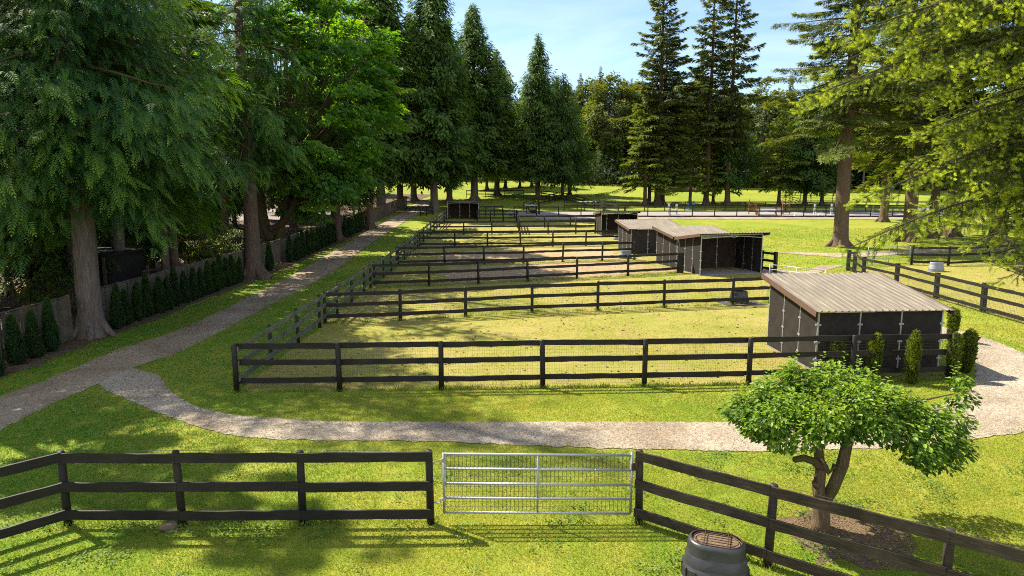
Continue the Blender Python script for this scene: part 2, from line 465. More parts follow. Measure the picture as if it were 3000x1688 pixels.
def along(p0, p1, n):
    p0 = np.array(p0); p1 = np.array(p1); return [p0 + (p1 - p0) * i / n for i in range(n + 1)]
H1 = 1.47
# near fence, left of the gate
c0 = np.array(G(172, 1320)); dl = np.array([-.70, -.714])
NL = [c0, np.array(G(460, 1321)), np.array(G(763, 1320)), np.array(G(1083, 1317))]
fence('black three rail fence left of the silver gate, rock at its foot', NL, side=-1, mat=M['black_wood'], rails=(1.375, .80, .25), rh=.18, topwire=True, pr=.072, over=(.0, .06), wob=.004)
fence('black three rail fence bending from the corner post towards the bottom left edge', [c0 + dl * .02, c0 + dl * 3.0, c0 + dl * 6.0], side=1, rails=(1.375, .80, .25), rh=.18,
      topwire=True, pr=.072, skip_posts=(0,), wob=.004)
r0 = np.array(G(1606, 1316)); r1 = np.array(G(1930, 1424)); dr = (r1 - r0) / np.linalg.norm(r1 - r0)
r2 = np.array(T(2392, 1330, H1)); r3 = r2 + (r2 - r1)
fence('worn sunlit brown three rail fence running right from the silver gate past the apple tree', [r0, r1, r2, r3], side=-1, rails=(1.375, .82, .25), rh=.18,
      mat=M['brown_wood'], topwire=True, pr=.072, sq=False, over=(.05, 0), wob=.004)
# paddock front and cross fences
g1 = 'cross fences between the paddocks'
PF = [np.array(G(u, v)) for u, v in ((596, 986), (855, 984), (1110, 980), (1365, 976), (1620, 972), (1882, 966), (2140, 960), (2389, 955))]
fence('black paddock front fence with wire mesh behind the gravel road, ending at the near shelter', PF, side=1, wire=(.075, .10, 1.32, .0022), pr=.082, h=1.53,
      rails=(1.42, .90, .33), group=g1, topwire=True)
S_ = lambda u, v, h=H1: np.array(T(u / KS, v / KS, h))
LFa = PF[0]; LFb = np.array([-8.75, 91.5])
n_l = 23
LF = along(LFa, LFb, n_l); 
fence('weathered grey side fence of the paddocks along the striped lawn', LF, side=-1, mat=M['black_wood'], rmat=M['grey_wood'], pr=.065, group=g1,
      skip_posts=(0,), rails=(1.34, .88, .42), wire=(.15, .2, 1.3, .0022))
def lf_at(y): return LFa + (LFb - LFa) * (y - LFa[1]) / (LFb[1] - LFa[1])
C2 = [S_(975, 855), S_(1171, 848), S_(1363, 840), S_(1559, 831), S_(1753, 825), S_(1948, 819), S_(2149, 813), S_(2262, 809)]
C2[0] = lf_at(C2[0][1])
fence('black cross fence with wire mesh meeting the roof corner of the near shelter', C2, side=-1, wire=(.075, .10, 1.28, .0025), group=g1, rails=(1.36, .87, .33), wob=.008)
C3 = [S_(1108, 774), S_(1256, 770), S_(1401, 765), S_(1546, 759), S_(1691, 752), S_(1841, 746), S_(1988, 739)]
C3[0] = lf_at(C3[0][1])
f3 = fence('black cross fence ending in a boarded double post beside the butterfly roofed shelters', C3, side=1, wire=(.09, .10, 1.28, .0027), group=g1, rails=(1.36, .87, .33), wob=.01)
bb = Buf(); e = C3[-1]; box(bb, (e[0] + .22, e[1] + .05, zt(e[1]) + .72), (.38, .06, 1.4), .2); part('end_board', bb, M['black_wood'], f3)
C4 = [S_(1188, 724), S_(1302, 720.5), S_(1418, 719), S_(1534, 717), S_(1649, 713), S_(1765, 711), S_(1860, 708)]
C4[0] = lf_at(C4[0][1])
fence('black cross fence running to the corner of the middle low shelter, behind the grey tub', C4, side=1, group=g1, rails=(1.36, .87, .33), wob=.01)
C5 = [S_(1240, 679), S_(1332, 678.5), S_(1428, 677.5), S_(1524.6, 677), S_(1620, 676.5), S_(1717, 675), S_(1815, 673.5)]
C5[0] = lf_at(C5[0][1])
fence('fifth black cross fence, in front of the small shelter with the flat dark opening', C5, side=1, group=g1, rails=(1.36, .87, .33))
C6 = [S_(1277, 648), S_(1358, 648), S_(1441, 647.5), S_(1522, 647), S_(1606, 646.5), S_(1687.6, 646), S_(1744, 645)]
C6[0] = lf_at(C6[0][1])
fence('sixth black cross fence, first one in front of the farthest shelter', C6, side=1, group=g1, rails=(1.36, .87, .33))
C7 = [S_(1517, 632), S_(1596, 631), S_(1671, 630), S_(1750, 628.5)]
fence('short black fence before the sandy mound, right of the divider fence', C7, side=1, per_bay=False, rails=(1.36, .8))
fence('black rail divider fence coming forward right of the farthest shelter', along(S_(1514, 616, 1.4), C6[3], 5), side=1, per_bay=False)
fence('black rail fence just right of the farthest shelter, lower of two', along(S_(1398, 615), S_(1513, 615), 3), side=1, per_bay=False)
fence('black rail fence just right of the farthest shelter, upper of two', along(S_(1398, 604), S_(1473, 603), 3), side=1, per_bay=False, rails=(1.36, .8))
# right paddock
RG = [(2488, 733), (2507, 737), (2533, 753), (2631, 771), (2749, 798), (2888, 829), (3030, 860)]
RGp = [S_(u, v) for u, v in RG]
fence('black fence of the right paddock with cap board, curving in beyond the gravel road', RGp, side=-1, pr=.10, rh=.16, wire=(.09, .1, 1.3, .003), rails=(1.33, .82, .25), sq=True, mat=M['black_wood'])
RB = [S_(2675, 720), S_(2783, 722), S_(2902, 717), S_(3030, 712)]
fence('black fence behind the pale tub at the back of the right paddock', RB, side=-1, pr=.09, wire=(.1, .1, 1.3, .003), rails=(1.33, .82, .25))
RC = [S_(2902, 718), S_(2960, 735), S_(3040, 760)]
fence('dark rail fence under the hanging fir branches at the right edge', RC, side=-1, pr=.08, per_bay=False, skip_posts=(0,))
# arena fences
ar = along((.3, 94.6), (74, 94.6), 24)
fence('long black fence along the front of the grey riding arena', ar, h=1.5, side=-1, rails=(1.40, .84, .16), pr=.07, per_bay=False, rh=.15)
fence('long black fence along the back of the grey riding arena', along((8, 105.4), (76, 105.6), 22), h=1.4, side=-1, rails=(1.32, .8), pr=.07, per_bay=False)
fence('black fence sloping down the meadow to the arena corner', along(S_(1587, 558), S_(1660, 566), 2) + along(S_(1660, 566), S_(1812, 602, 1.42), 5)[1:], side=-1, rails=(1.38, .9, .4), pr=.07, per_bay=False)
fence('short black fence climbing past the twin meadow trunks', along(S_(1533, 592), S_(1577, 577), 3) + along(S_(1577, 577), S_(1640, 563), 4)[1:], side=-1, rails=(1.38, .9, .4), pr=.06, per_bay=False)
fence('far black two rail fence under the shady grove behind the farthest shelter', along(S_(1366, 557), S_(1534, 556), 6), side=-1, rails=(1.35, .7), pr=.06, per_bay=False)
fence('low dark fence stub left of the pale cedar trunk by the far lawn', along(S_(1231, 602), S_(1268, 600), 2), h=1.2, side=-1, rails=(1.1, .7, .3), pr=.07, per_bay=False)
# beside the butterfly shelters
q0 = S_(2232, 733); q1 = S_(2274, 738)
fence('short black fence stub right of the large open shelter', [q0, q1], side=-1, pr=.10, rails=(1.33, .82, .25), sq=True)

# ------------------------------------------------------------------ gates
def gate(label, pa, pc, z0, z1, bars, mat, mesh=(.075, .10), mid=True, wr=.0026, post_r=.025, group=None, tilt=0.0):
    pa = np.array(pa, float); pc = np.array(pc, float)
    base = float(zt(pa[1])); t = thing('pasture_gate', label, 'gate', (pa[0], pa[1], base), 0, group)
    bot = lambda p, z: (p[0], p[1], base + z)
    for p in (pa, pc):
        bb = Buf(); tube(bb, [bot(p, z0 - .02), bot(p, z1 + .02)], post_r, 10); part('upright', bb, mat, t, True)
    if mid:
        m = (pa + pc) / 2; bb = Buf(); tube(bb, [bot(m, z0), bot(m, z1)], post_r * .8, 10); part('upright', bb, mat, t, True)
    for k in range(bars):
        z = z0 + (z1 - z0) * k / (bars - 1); dz = .0
        bb = Buf(); tube(bb, [bot(pa, z), bot(pc, z - tilt)], post_r * .92, 10); part('bar', bb, mat, t, True)
    d = (pc - pa); L = np.linalg.norm(d); d /= L; bb = Buf()
    for q in np.arange(.05, L, mesh[0]):
        p = pa + d * q + np.array([-d[1], d[0]]) * .03; tube(bb, [bot(p, z0), bot(p, z1)], wr, 3, cap=False)
    for z in np.arange(z0, z1, mesh[1]):
        o = np.array([-d[1], d[0]]) * .03; tube(bb, [bot(pa + o, z), bot(pc + o, z)], wr, 3, cap=False)
    part('wire_mesh', bb, M['wire'], t)
    return t, d, base
ga = np.array(G(1110, 1311)); gc = np.array(G(1586, 1312))
ga[1] = NL[-1][1] + .02; gc[1] = r0[1] + .02
ga[0] = NL[-1][0] + .26; gc[0] = r0[0] - .16
gt, gdv, gb = gate('silver tube pasture gate with wire mesh between the two near black fences', ga, gc, .22, 1.38, 5, M['galv'], tilt=.035, wr=.0042)
for z in (.42, 1.2):
    bb = Buf(); p = NL[-1]; tube(bb, [(p[0] + .06, p[1], gb + z), (p[0] + .19, p[1], gb + z), (p[0] + .19, p[1], gb + z + .07), (ga[0], ga[1], gb + z + .07)], .013, 8)
    tube(bb, [(ga[0], ga[1], gb + z + .03), (ga[0], ga[1], gb + z + .10)], .036, 10)
    part('hinge', bb, M['galv_dull'], gt)
bb = Buf(); box(bb, (gc[0] + .05, gc[1] - .03, gb + 1.13), (.12, .07, .12)); tube(bb, [(gc[0], gc[1], gb + 1.13), (r0[0] - .02, r0[1], gb + 1.2)], .012, 6)
box(bb, (r0[0] - .085, r0[1] - .04, gb + 1.22), (.05, .08, .16)); part('latch', bb, M['iron'], gt)
gate('zinc mesh gate at the back of the right paddock', S_(2545, 724, 1.4), S_(2668, 721, 1.4), .1, 1.38, 4, M['galv_dull'], (.10, .10))
qa = S_(2256, 775, 1.32)
gate('bright silver gate standing open behind the near shelter roof', qa, qa + np.array([2.05, -3.0]), .15, 1.32, 5, M['galv'], (.12, .15))

# ------------------------------------------------------------------ run-in shelters
def shelter(label, pos, w, d, hf, hb, rot, open_side, group='run-in shelters in the paddocks', over=(.28, .32, .25), floor=False, panels=3):
    """front (y=0) faces the camera; hf / hb front and back wall heights"""
    x0, y0 = pos; g = float(zt(y0))
    t = thing('run_in_shelter', label, 'shelter', (x0, y0, g), rot, group)
    dzb = float(zt(y0 + d)) - g
    th = .035
    def zh(y): return hf + (hb - hf) * y / d
    # side walls, each three panels between bright joint strips
    for sx in (0, w):
        bb = Buf()
        for k in range(3):
            y1, y2 = d * k / 3 + .03, d * (k + 1) / 3 - .03
            if y2 <= y1: continue
            x = sx
            V = [(x - th / 2, y1, .06), (x + th / 2, y1, .06), (x + th / 2, y2, .06), (x - th / 2, y2, .06),
                 (x - th / 2, y1, zh(y1) - .06), (x + th / 2, y1, zh(y1) - .06), (x + th / 2, y2, zh(y2) - .06), (x - th / 2, y2, zh(y2) - .06)]
            bb.add(V, np.array([[3, 2, 1, 0], [4, 5, 6, 7], [0, 1, 5, 4], [1, 2, 6, 5], [2, 3, 7, 6], [3, 0, 4, 7]]))
        part('side_wall', bb, M['panel'], t, local=True)
    wall_y = d if open_side == 'front' else 0.0
    bb = Buf()
    for k in range(panels):
        x1, x2 = w * k / panels + .03, w * (k + 1) / panels - .03
        box(bb, ((x1 + x2) / 2, wall_y, (zh(wall_y)) / 2), (x2 - x1, th, zh(wall_y) - .14))
    part('back_wall', bb, M['panel_inside'] if open_side == 'front' else M['panel'], t, local=True)
    # steel frame posts with small clip plates
    def post(x, y, clips=True, r=.028):
        bb = Buf(); hh = zh(y) - .02
        beam(bb, (x, y, 0), (x, y, hh), r * 1.7, r * 1.7, up=(0, 1, 0))
        if clips:
            for z in (.45, 1.05, 1.65):
                if z < hh - .2: box(bb, (x, y, z), (.17 if y == wall_y else .075, .075 if y == wall_y else .17, .06))
        part('frame_post', bb, M['galv'], t, local=True)
    for sx in (0, w):
        for k in range(4): post(sx, d * k / 3)
    for k in range(1, panels): post(w * k / panels, wall_y)
    # top and bottom rails of the frame
    bb = Buf()
    for y in (0, d):
        beam(bb, (0, y, zh(y) - .03), (w, y, zh(y) - .03), .05, .05)
    for sx in (0, w):
        beam(bb, (sx, 0, zh(0) - .03), (sx, d, zh(d) - .03), .05, .05)
        beam(bb, (sx, 0, .04), (sx, d, .04), .05, .05)
    if open_side == 'front':
        beam(bb, (.05, -.04, zh(0) - .26), (w * .5, -.04, zh(0) - .10), .04, .04); beam(bb, (w * .5, -.04, zh(0) - .10), (w - .05, -.04, zh(0) - .26), .04, .04)
    part('frame_rail', bb, M['galv_dull'], t, local=True)
    # corrugated roof, ribs running down the slope
    of, ob, os = over
    y1, y2 = -of, d + ob
    slope = (hb - hf) / d
    xs = [-os]; zs = [0]
    xx = -os; rib = .23
    while xx < w + os - rib:
        for dx, dz in ((.15, 0), (.165, .028), (.205, .028), (.22, 0)): xs.append(xx + dx); zs.append(dz)
        xx += rib
    xs.append(w + os); zs.append(0)
    xs = np.array(xs); zs = np.array(zs); n = len(xs)
    V = []
    for y in (y1, (y1 + y2) / 2, y2):
        V.append(np.stack([xs, np.full(n, y), zs + hf + slope * y + .05], 1))
    for y in (y1, (y1 + y2) / 2, y2):
        V.append(np.stack([xs, np.full(n, y), zs + hf + slope * y + .04], 1))
    k = np.arange(n - 1); Fc = []
    for r_ in range(2):
        Fc.append(np.stack([r_ * n + k, r_ * n + k + 1, (r_ + 1) * n + k + 1, (r_ + 1) * n + k], 1))
        q = 3 * n; Fc.append(np.stack([q + (r_ + 1) * n + k, q + (r_ + 1) * n + k + 1, q + r_ * n + k + 1, q + r_ * n + k], 1))
    Fc.append(np.stack([k, 3 * n + k, 3 * n + k + 1, k + 1], 1))
    bb = Buf(); bb.add(np.concatenate(V), Fc); rf = part('roof', bb, M['roof'], t, local=True)
    for sx in (-os - .012, w + os + .012):
        bb = Buf(); beam(bb, (sx, y1, hf + slope * y1 - .03), (sx, y2, hf + slope * y2 - .03), .02, .2)
        part('fascia', bb, M['fascia'], rf, local=True)
    if floor:
        bb = Buf()
        for i in range(3):
            for j in range(2): box(bb, (w * (i + .5) / 3, d * (j + .5) / 2, .03), (w / 3 - .015, d / 2 - .015, .03))
        part('floor_mat', bb, M['rubber_grey'], t, local=True)
    return t
s1 = np.array(S_(2393, 1102, 0)) + np.array([.12, .42])
shelter('large near run-in shelter with leaf littered tan roof, closed black back to the road', s1, 4.3, 3.75, 2.13, 2.72, R(3.5), 'back', over=(.25, .35, .22))
rotB = R(14.5)
s3 = S_(2050.5, 808, 0)
shelter('large run-in shelter with its dark opening towards the near paddock', s3, 4.7, 3.2, 2.78, 2.32, rotB, 'front', floor=True, over=(.35, .0, .3))
back = s3 + np.array([-math.sin(rotB), math.cos(rotB)]) * 3.36
shelter('run-in shelter joined behind the open one, brown edged roof falling towards it', back, 4.5, 3.2, 2.3, 2.80, rotB, 'back', over=(-.06, .3, .3))
shelter('low run-in shelter with pale tan roof left of the joined pair', S_(1848, 745, 0), 4.4, 3.6, 2.15, 2.62, R(8), 'back', over=(.3, .3, .3))
shelter('small run-in shelter with flat edge roof and dark opening near the arena', S_(1761, 691, 0), 3.85, 3.4, 2.5, 2.2, R(4), 'front', over=(.35, .2, .2))
shelter('farthest run-in shelter, dark opening, alone under the tall cedars', S_(1312, 645, 0), 4.05, 3.2, 2.45, 2.15, R(0), 'front', over=(.2, .2, .1))

# ------------------------------------------------------------------ tubs, bin and small things
def tub(label, pos, rot, sc, mat, soil=True, group='oval tubs in the paddocks', lid=True):
    g = float(zt(pos[1])); t = thing('oval_tub', label, 'tub', (pos[0], pos[1], g), rot, group)
    b = Buf(); s = sc
    prof = [(.385, 0), (.385, .05), (.378, .24), (.36, .255), (.355, .27), (.345, .44), (.33, .455), (.325, .47), (.315, .62), (.307, .66), (.285, .69), (.255, .695)]
    lathe(b, [(r * s, z * s) for r, z in prof], 36, stadium=.16 * s, cap_top=False)
    # raised panels on the lower skirt
    part('shell', b, mat, t, True, True)
    for a in range(0, 360, 30):
        b = Buf(); ca, sa = math.cos(R(a)), math.sin(R(a)); r = .386 * s
        box(b, (ca * r + (1 if ca > .01 else -1 if ca < -.01 else 0) * .16 * s, sa * r, .13 * s), (.02 * s, .15 * s, .2 * s), R(a))
        part('skirt_panel', b, mat, t, False, True)
    if soil:
        b = Buf(); lathe(b, [(.256 * s, .66 * s), (.15 * s, .668 * s), (.02, .67 * s)], 36, stadium=.16 * s); part('soil_fill', b, M['rust'], t, False, True)
    if lid:
        b = Buf(); z = .70 * s
        for rr in (.255, .20):
            pts = []
            for a in np.linspace(0, 2 * math.pi, 41): pts.append((math.cos(a) * rr * s + (1 if math.cos(a) > 0 else -1) * .16 * s, math.sin(a) * rr * s, z))
            tube(b, pts, .009 * s, 6)
        for y in (-.12, -.04, .04, .12): tube(b, [(-.26 * s, y * s, z + .01), (.26 * s, y * s, z + .01)], .007 * s, 6)
        for x in (-.19, .19): tube(b, [(x * s, -.25 * s, z + .02), (x * s, .25 * s, z + .02)], .009 * s, 6)
        part('wire_lid', b, M['iron'], t, True, True)
    return t
tp = G(1797, 1452)
tub('black oval bin with soil on top under a round wire rack, before the brown fence', tp, R(-20), .96, M['rubber'])
tub('pale grey upturned tub in the right paddock by its back fence', S_(2742, 795, 0), R(5), .95, M['rubber_grey'], False, lid=False)
tub('grey tub with white rim in the stony paddock left of the middle shelter', S_(1832, 757, 0), 0, .95, M['rubber_grey'], False, lid=False)
tub('small grey tub beside the flat roofed small shelter, half hidden by a post', S_(1808, 703, 0), 0, .7, M['rubber_grey'], False, lid=False)
tp2 = S_(2164, 889, 0)
tub('black tub standing on a dark slab behind the second cross fence', (tp2[0], tp2[1]), R(8), .95, M['rubber'], False, lid=False)
b = Buf(); box(b, (tp2[0] + .1, tp2[1] - .15, .022), (2.1, 1.3, .045), R(9)); tag(part('slab', b, M['slab']), 'thin dark slab on the grass under the black tub', 'slab')
def rock(name, label, pos, s, mat, cat='rock'):
    bmv = Buf(); import bmesh
    bm = bmesh.new(); bmesh.ops.create_icosphere(bm, subdivisions=3, radius=1)
    r = np.random.default_rng(int(abs(pos[0]) * 100))
    ks = r.normal(0, 1, (5, 3)); ph = r.uniform(0, 6, 5)
    V = np.array([v.co for v in bm.verts]); k = 1 + sum(.09 * np.sin(V @ ks[i] * 2.2 + ph[i]) for i in range(5))[:, None]
    V = V * k * np.array(s) + np.array([pos[0], pos[1], zt(pos[1]) + s[2] * .35])
    bmv.add(V, np.array([[v.index for v in f.verts] for f in bm.faces])); bm.free()
    o = part(name, bmv, mat, None, False); tag(o, label, cat); return o
rock('rock', 'brown rock in the weeds at the foot of the near left fence', G(424, 1333), (.17, .12, .13), M['stone'])
rock('white_stone', 'small white stone on the gravel strip by the arena, left one', S_(2331, 635, 0), (.2, .2, .22), M['stone_white'], 'stone')
rock('white_stone', 'small white stone on the gravel strip by the arena, right one', S_(2399, 635, 0), (.2, .2, .22), M['stone_white'], 'stone')
rock('mossy_stone', 'light brown stone between the mossy maple trunk and the big brown trunk', G(668, 702), (.45, .35, .28), M['stone'])

# horse jumps in and behind the arena
def jump_pair(label, pa, pc, h, col, pole_mat, poles=(.5,), wing=False, group='horse jumps', pole_r=.06):
    pa = np.array(pa); pc = np.array(pc); g = float(zt(pa[1])); t = thing('horse_jump', label, 'horse jump', (pa[0], pa[1], g), 0, group)
    for p, sg in ((pa, -1), (pc, 1)):
        b = Buf(); x, y = p; z = float(zt(y))
        if wing:
            for dx in (0, sg * 1.0):
                box(b, (x + dx, y, z + h * (.62 if dx else .5)), (.11, .11, h * (1.24 if dx else 1)))
            for k in (.25, .55, .85): box(b, (x + sg * .5, y, z + h * k), (.9, .06, .1))
            pts = [(x + sg * (.5 + .42 * math.cos(a)), y - .04, z + h * (.55 + .28 * math.sin(a))) for a in np.linspace(0, 2 * math.pi, 17)]
            tube(b, pts, .035, 6)
        else:
            box(b, (x, y, z + h / 2), (.26, .12, h))
            for k in range(3): box(b, (x, y - .065, z + h * (.25 + .25 * k)), (.3, .02, .08))
        box(b, (x, y, z + .06), (.1, 1.1, .1)); beam(b, (x, y - .5, z + .08), (x, y - .08, z + h * .45), .05, .06)
        part('standard', b, col, t)
    for k in poles:
        b = Buf(); tube(b, [(pa[0], pa[1] - .12, g + h * k), (pc[0], pc[1] - .12, g + h * k)], pole_r, 8); part('pole', b, pole_mat, t)
    return t
jump_pair('white horse jump with twin pillars near the left end of the arena', (22.4, 98), (23.5, 98), 1.55, M['white_paint'], M['white_paint'], (.45, .3))
jump_pair('brown horse jump with arched wings and white pole in the arena', (35.0, 98.5), (38.8, 98.5), 1.75, M['jump_brown'], M['white_paint'], (.55, .42), wing=True, pole_r=.09)
jump_pair('low brown horse jump with white plank before the arched one', (34.6, 96.8), (37.2, 96.8), 1.35, M['jump_brown'], M['white_paint'], (.6, .12), pole_r=.11)
jump_pair('blue and white horse jump pillars behind the tall bare fir trunk', (43.0, 97.5), (45.4, 97.5), 1.6, M['white_paint'], M['blue_paint'], (.5,))
jump_pair('small blue horse jump under the fir group at the back of the arena', (27.5, 107.5), (28.4, 107.5), 1.3, M['blue_paint'], M['rubber'], (.5,))
jump_pair('white horse jump at the right end of the arena behind hanging branches', (57.2, 98), (61.2, 98), 1.5, M['white_paint'], M['white_paint'], (.62, .4), pole_r=.1)
b = Buf()
pa = S_(1690, 612, 0); pc = S_(1754, 612, 0)
t = thing('striped_pole', 'blue and white striped pole rack in the grass behind the arena fence', 'jump pole', (pa[0], pa[1], float(zt(pa[1]))), 0)
for k in range(9):
    b = Buf(); f0, f1 = k / 9, (k + 1) / 9; a_ = pa + (pc - pa) * f0; c_ = pa + (pc - pa) * f1
    tube(b, [(a_[0], a_[1], zt(a_[1]) + 1.05), (c_[0], c_[1], zt(c_[1]) + 1.05)], .14, 8); part('stripe', b, M['white_paint'] if k % 2 else M['blue_paint'], t)
for f_ in (.02, .98):
    a_ = pa + (pc - pa) * f_; b = Buf(); box(b, (a_[0], a_[1], zt(a_[1]) + .5), (.2, .3, 1.0)); part('rack_leg', b, M['rubber'], t)
# table with white top next to the black cabinet
tb = S_(1538, 627, 0); tx, ty = tb; tz = float(zt(ty)); wv = 1.75
t = thing('judge_table', 'white topped table beside the dark post at the arena corner', 'table', (tx, ty, tz))
b = Buf(); box(b, (tx + wv / 2, ty, tz + 1.28), (wv + .1, 1.0, .09)); part('table_top', b, M['white_paint'], t)
for dx in (.25, wv - .15):
    for dy in (-.4, .4): b = Buf(); box(b, (tx + dx, ty + dy, tz + .61), (.14, .1, 1.23)); part('leg', b, M['black_wood'], t)
b = Buf(); box(b, (tx + wv / 2 + .1, ty + .1, tz + .55), (wv - .6, .7, .07)); part('shelf', b, M['black_wood'], t)
b = Buf(); box(b, (tx + wv / 2 + .35, ty + .1, tz + .235), (.9, .6, .47)); box(b, (tx + wv / 2 + .35, ty + .1, tz + .49), (.96, .66, .04)); tag(part('storage_box', b, M['dark_shed']), 'dark box on the grass under the white topped table', 'box')
b = Buf(); ex = S_(1579, 629, 0); box(b, (ex[0], ex[1], zt(ex[1]) + .85), (.24, .24, 1.9)); box(b, (ex[0], ex[1], zt(ex[1]) + 1.82), (.3, .3, .06)); tag(part('gate_post', b, M['black_wood']), 'thick black post at the left end of the arena fence', 'post')
# log jump and pipe corral on the meadow
lp = S_(1952, 562, 0); lz = float(zt(lp[1]))
t = thing('log_jump', 'long low log jump lying on the meadow behind the fir trunks', 'log jump', (lp[0], lp[1], lz))
b = Buf(); box(b, (lp[0] + 1.4, lp[1], lz + .45), (2.8, .9, .9)); 
for k in range(7): tube(b, [(lp[0] + .2 + .4 * k, lp[1] - .46, lz), (lp[0] + .2 + .4 * k, lp[1] - .46, lz + .95)], .19, 7)
part('log_wall', b, M['log_wood'], t)
b = Buf(); tube(b, [(lp[0] + 3, lp[1], lz + .4), (lp[0] + 9.5, lp[1], lz + .42)], .42, 10, lump=.04); part('log', b, M['bark_fir'], t)
def pipe_fence(label, pts, h=1.7, bars=5):
    x0, y0 = pts[0]; z0 = float(zt(y0)); t = thing('pipe_fence', label, 'fence', (x0, y0, z0), 0, None)
    for p in pts:
        b = Buf(); z = float(zt(p[1])); tube(b, [(p[0], p[1], z - .1), (p[0], p[1], z + h)], .05, 6); part('post', b, M['iron'], t)
    for k in range(bars):
        b = Buf(); zz = .35 + (h - .4) * k / (bars - 1)
        tube(b, [(p[0], p[1], zt(p[1]) + zz) for p in pts], .04, 6); part('rail', b, M['iron'], t)
pipe_fence('dark pipe corral fence on the meadow right of the arena trees', along(S_(2282, 592, 0), S_(2470, 594, 0), 6), 2.1, 5)
pipe_fence('dark pipe fence wing slanting away behind the round tree trunks', along(S_(2284, 590, 0), S_(2340, 612, 0), 3), 1.6, 4)
# parked vehicle far off at the treeline
vx, vy = S_(2426, 566, 0); vz = float(zt(vy))
t = thing('parked_car', 'pale car parked at the shaded treeline behind the pipe corral', 'car', (vx, vy, vz))
prof = [(0, .35), (0, .85), (1.1, .98), (1.8, 1.48), (3.5, 1.46), (4.3, 1.0), (4.6, .92), (4.6, .35)]
b = Buf(); n = len(prof)
V = [(vx + a_, vy, vz + c_) for a_, c_ in prof] + [(vx + a_, vy + 1.75, vz + c_) for a_, c_ in prof]
Fc = [np.array([[i, (i + 1) % n, n + (i + 1) % n, n + i] for i in range(n)]), np.array([list(range(n))[::-1], [n + i for i in range(n)]])]
b.add(V, Fc); part('body', b, M['galv_dull'], t)
for x0_, x1_ in ((1.55, 2.6), (2.7, 3.9)):
    b = Buf(); box(b, (vx + (x0_ + x1_) / 2, vy - .012, vz + 1.2), (x1_ - x0_ - .1, .03, .36)); part('window', b, M['rubber'], t)
for x in (.85, 3.7):
    b = Buf(); tube(b, [(vx + x, vy - .06, vz + .33), (vx + x, vy + .2, vz + .33)], .33, 16); part('wheel', b, M['rubber'], t)

# ------------------------------------------------------------------ plank fence on the left, with gaps at the trunks
def plank_fence(label, ya, yb, X0=-18.05, X1=-18.05, h=1.78):
    t = thing('plank_fence', label, 'fence', (X0, ya, float(zt(ya))), 0, 'grey plank fence')
    L = yb - ya; np_ = max(1, round(L / 2.4))
    for k in range(np_):
        y0 = ya + L * k / np_; y1 = ya + L * (k + 1) / np_; b = Buf(); y = y0 + .06
        while y < y1 - .06:
            w = min(.142, y1 - .05 - y); x = X0 + (X1 - X0) * (y - ya) / L; z = float(zt(y)); hh = h + rng.normal(0, .012)
            box(b, (x + rng.normal(0, .008), y + w / 2, z + .05 + hh / 2 - .05), (.02, w - rng.uniform(.018, .034), hh - .05)); y += .150
        part('board_panel', b, M['plank_wood'], t)
    for k in range(np_ + 1):
        y = ya + L * k / np_; x = X0 + (X1 - X0) * k / np_; b = Buf(); box(b, (x + .03, y, float(zt(y)) + h / 2 + .02), (.1, .1, h + .1)); part('post', b, M['log_wood'], t)
    b = Buf(); b2 = Buf()
    for k in range(np_):
        y0 = ya + L * k / np_; y1 = ya + L * (k + 1) / np_; xa = X0 + (X1 - X0) * k / np_; xb = X0 + (X1 - X0) * (k + 1) / np_
        beam(b, (xa, y0 + .06, zt(y0) + h + .02), (xb, y1 - .06, zt(y1) + h + .02), .1, .035)
        beam(b2, (xa + .04, y0 + .06, zt(y0) + .2), (xb + .04, y1 - .06, zt(y1) + .2), .03, .12)
    part('cap_rail', b, M['plank_wood'], t); part('kick_board', b2, M['plank_wood'], t)
plank_fence('grey plank fence with cap rail left of the thick cedar trunk', 15.0, 27.3)
plank_fence('grey plank fence behind the row of narrow shrubs right of the cedar trunk', 28.6, 46.6)
plank_fence('grey plank fence behind the shrubs beyond the brown trunk and the mossy maple', 47.6, 67.0)
plank_fence('far grey plank fence running on past the last shrubs into the shade', 68.5, 112, -17.9, -17.2)

# ------------------------------------------------------------------ things in the wood on the left
def split_rail(label, pts, h=1.3, n=3):
    x0, y0 = pts[0]; t = thing('split_rail_fence', label, 'fence', (x0, y0, float(zt(y0))), 0, 'split rail fences in the wood')
    for p in pts:
        b = Buf(); z = float(zt(p[1])); tube(b, [(p[0], p[1], z - .1), (p[0], p[1], z + h + .15)], .09, 7, lump=.06); part('post', b, M['log_wood'], t)
    for k in range(n):
        b = Buf()
        for a_, c_ in zip(pts[:-1], pts[1:]):
            tube(b, [(a_[0], a_[1], zt(a_[1]) + .3 + k * .42 + rng.normal(0, .03)), (c_[0], c_[1], zt(c_[1]) + .3 + k * .42 + rng.normal(0, .03))], .06, 6, lump=.05)
        part('rail', b, M['log_wood'], t)
split_rail('split rail fence in the wood left of the thin twin trunks', along((-22.6, 37.5), (-20.7, 43.0), 2))
split_rail('split rail fence crossing the wood behind the light green saplings', along((-25.5, 53), (-18.9, 57.5), 3))
split_rail('split rail fence deep in the wood beyond the mossy maple trunk', along((-27, 66), (-19, 69.5), 3))
split_rail('split rail fence at the far edge of the dark wood on the left', along((-48, 46), (-27, 58), 6))
dx, dy = -26.3, 32.8
t = thing('metal_drum', 'big round metal drum lying on its side in the wood left of the cedar', 'drum', (dx, dy, 0))
b = Buf()
ax = np.array([.75, -.66, 0]); pc_ = np.array([dx, dy, 1.0])
tube(b, [pc_ - ax * .9, pc_ - ax * .85, pc_ + ax * .85, pc_ + ax * .9], [.82, .88, .88, .82], 28); part('barrel', b, M['drum'], t, True)
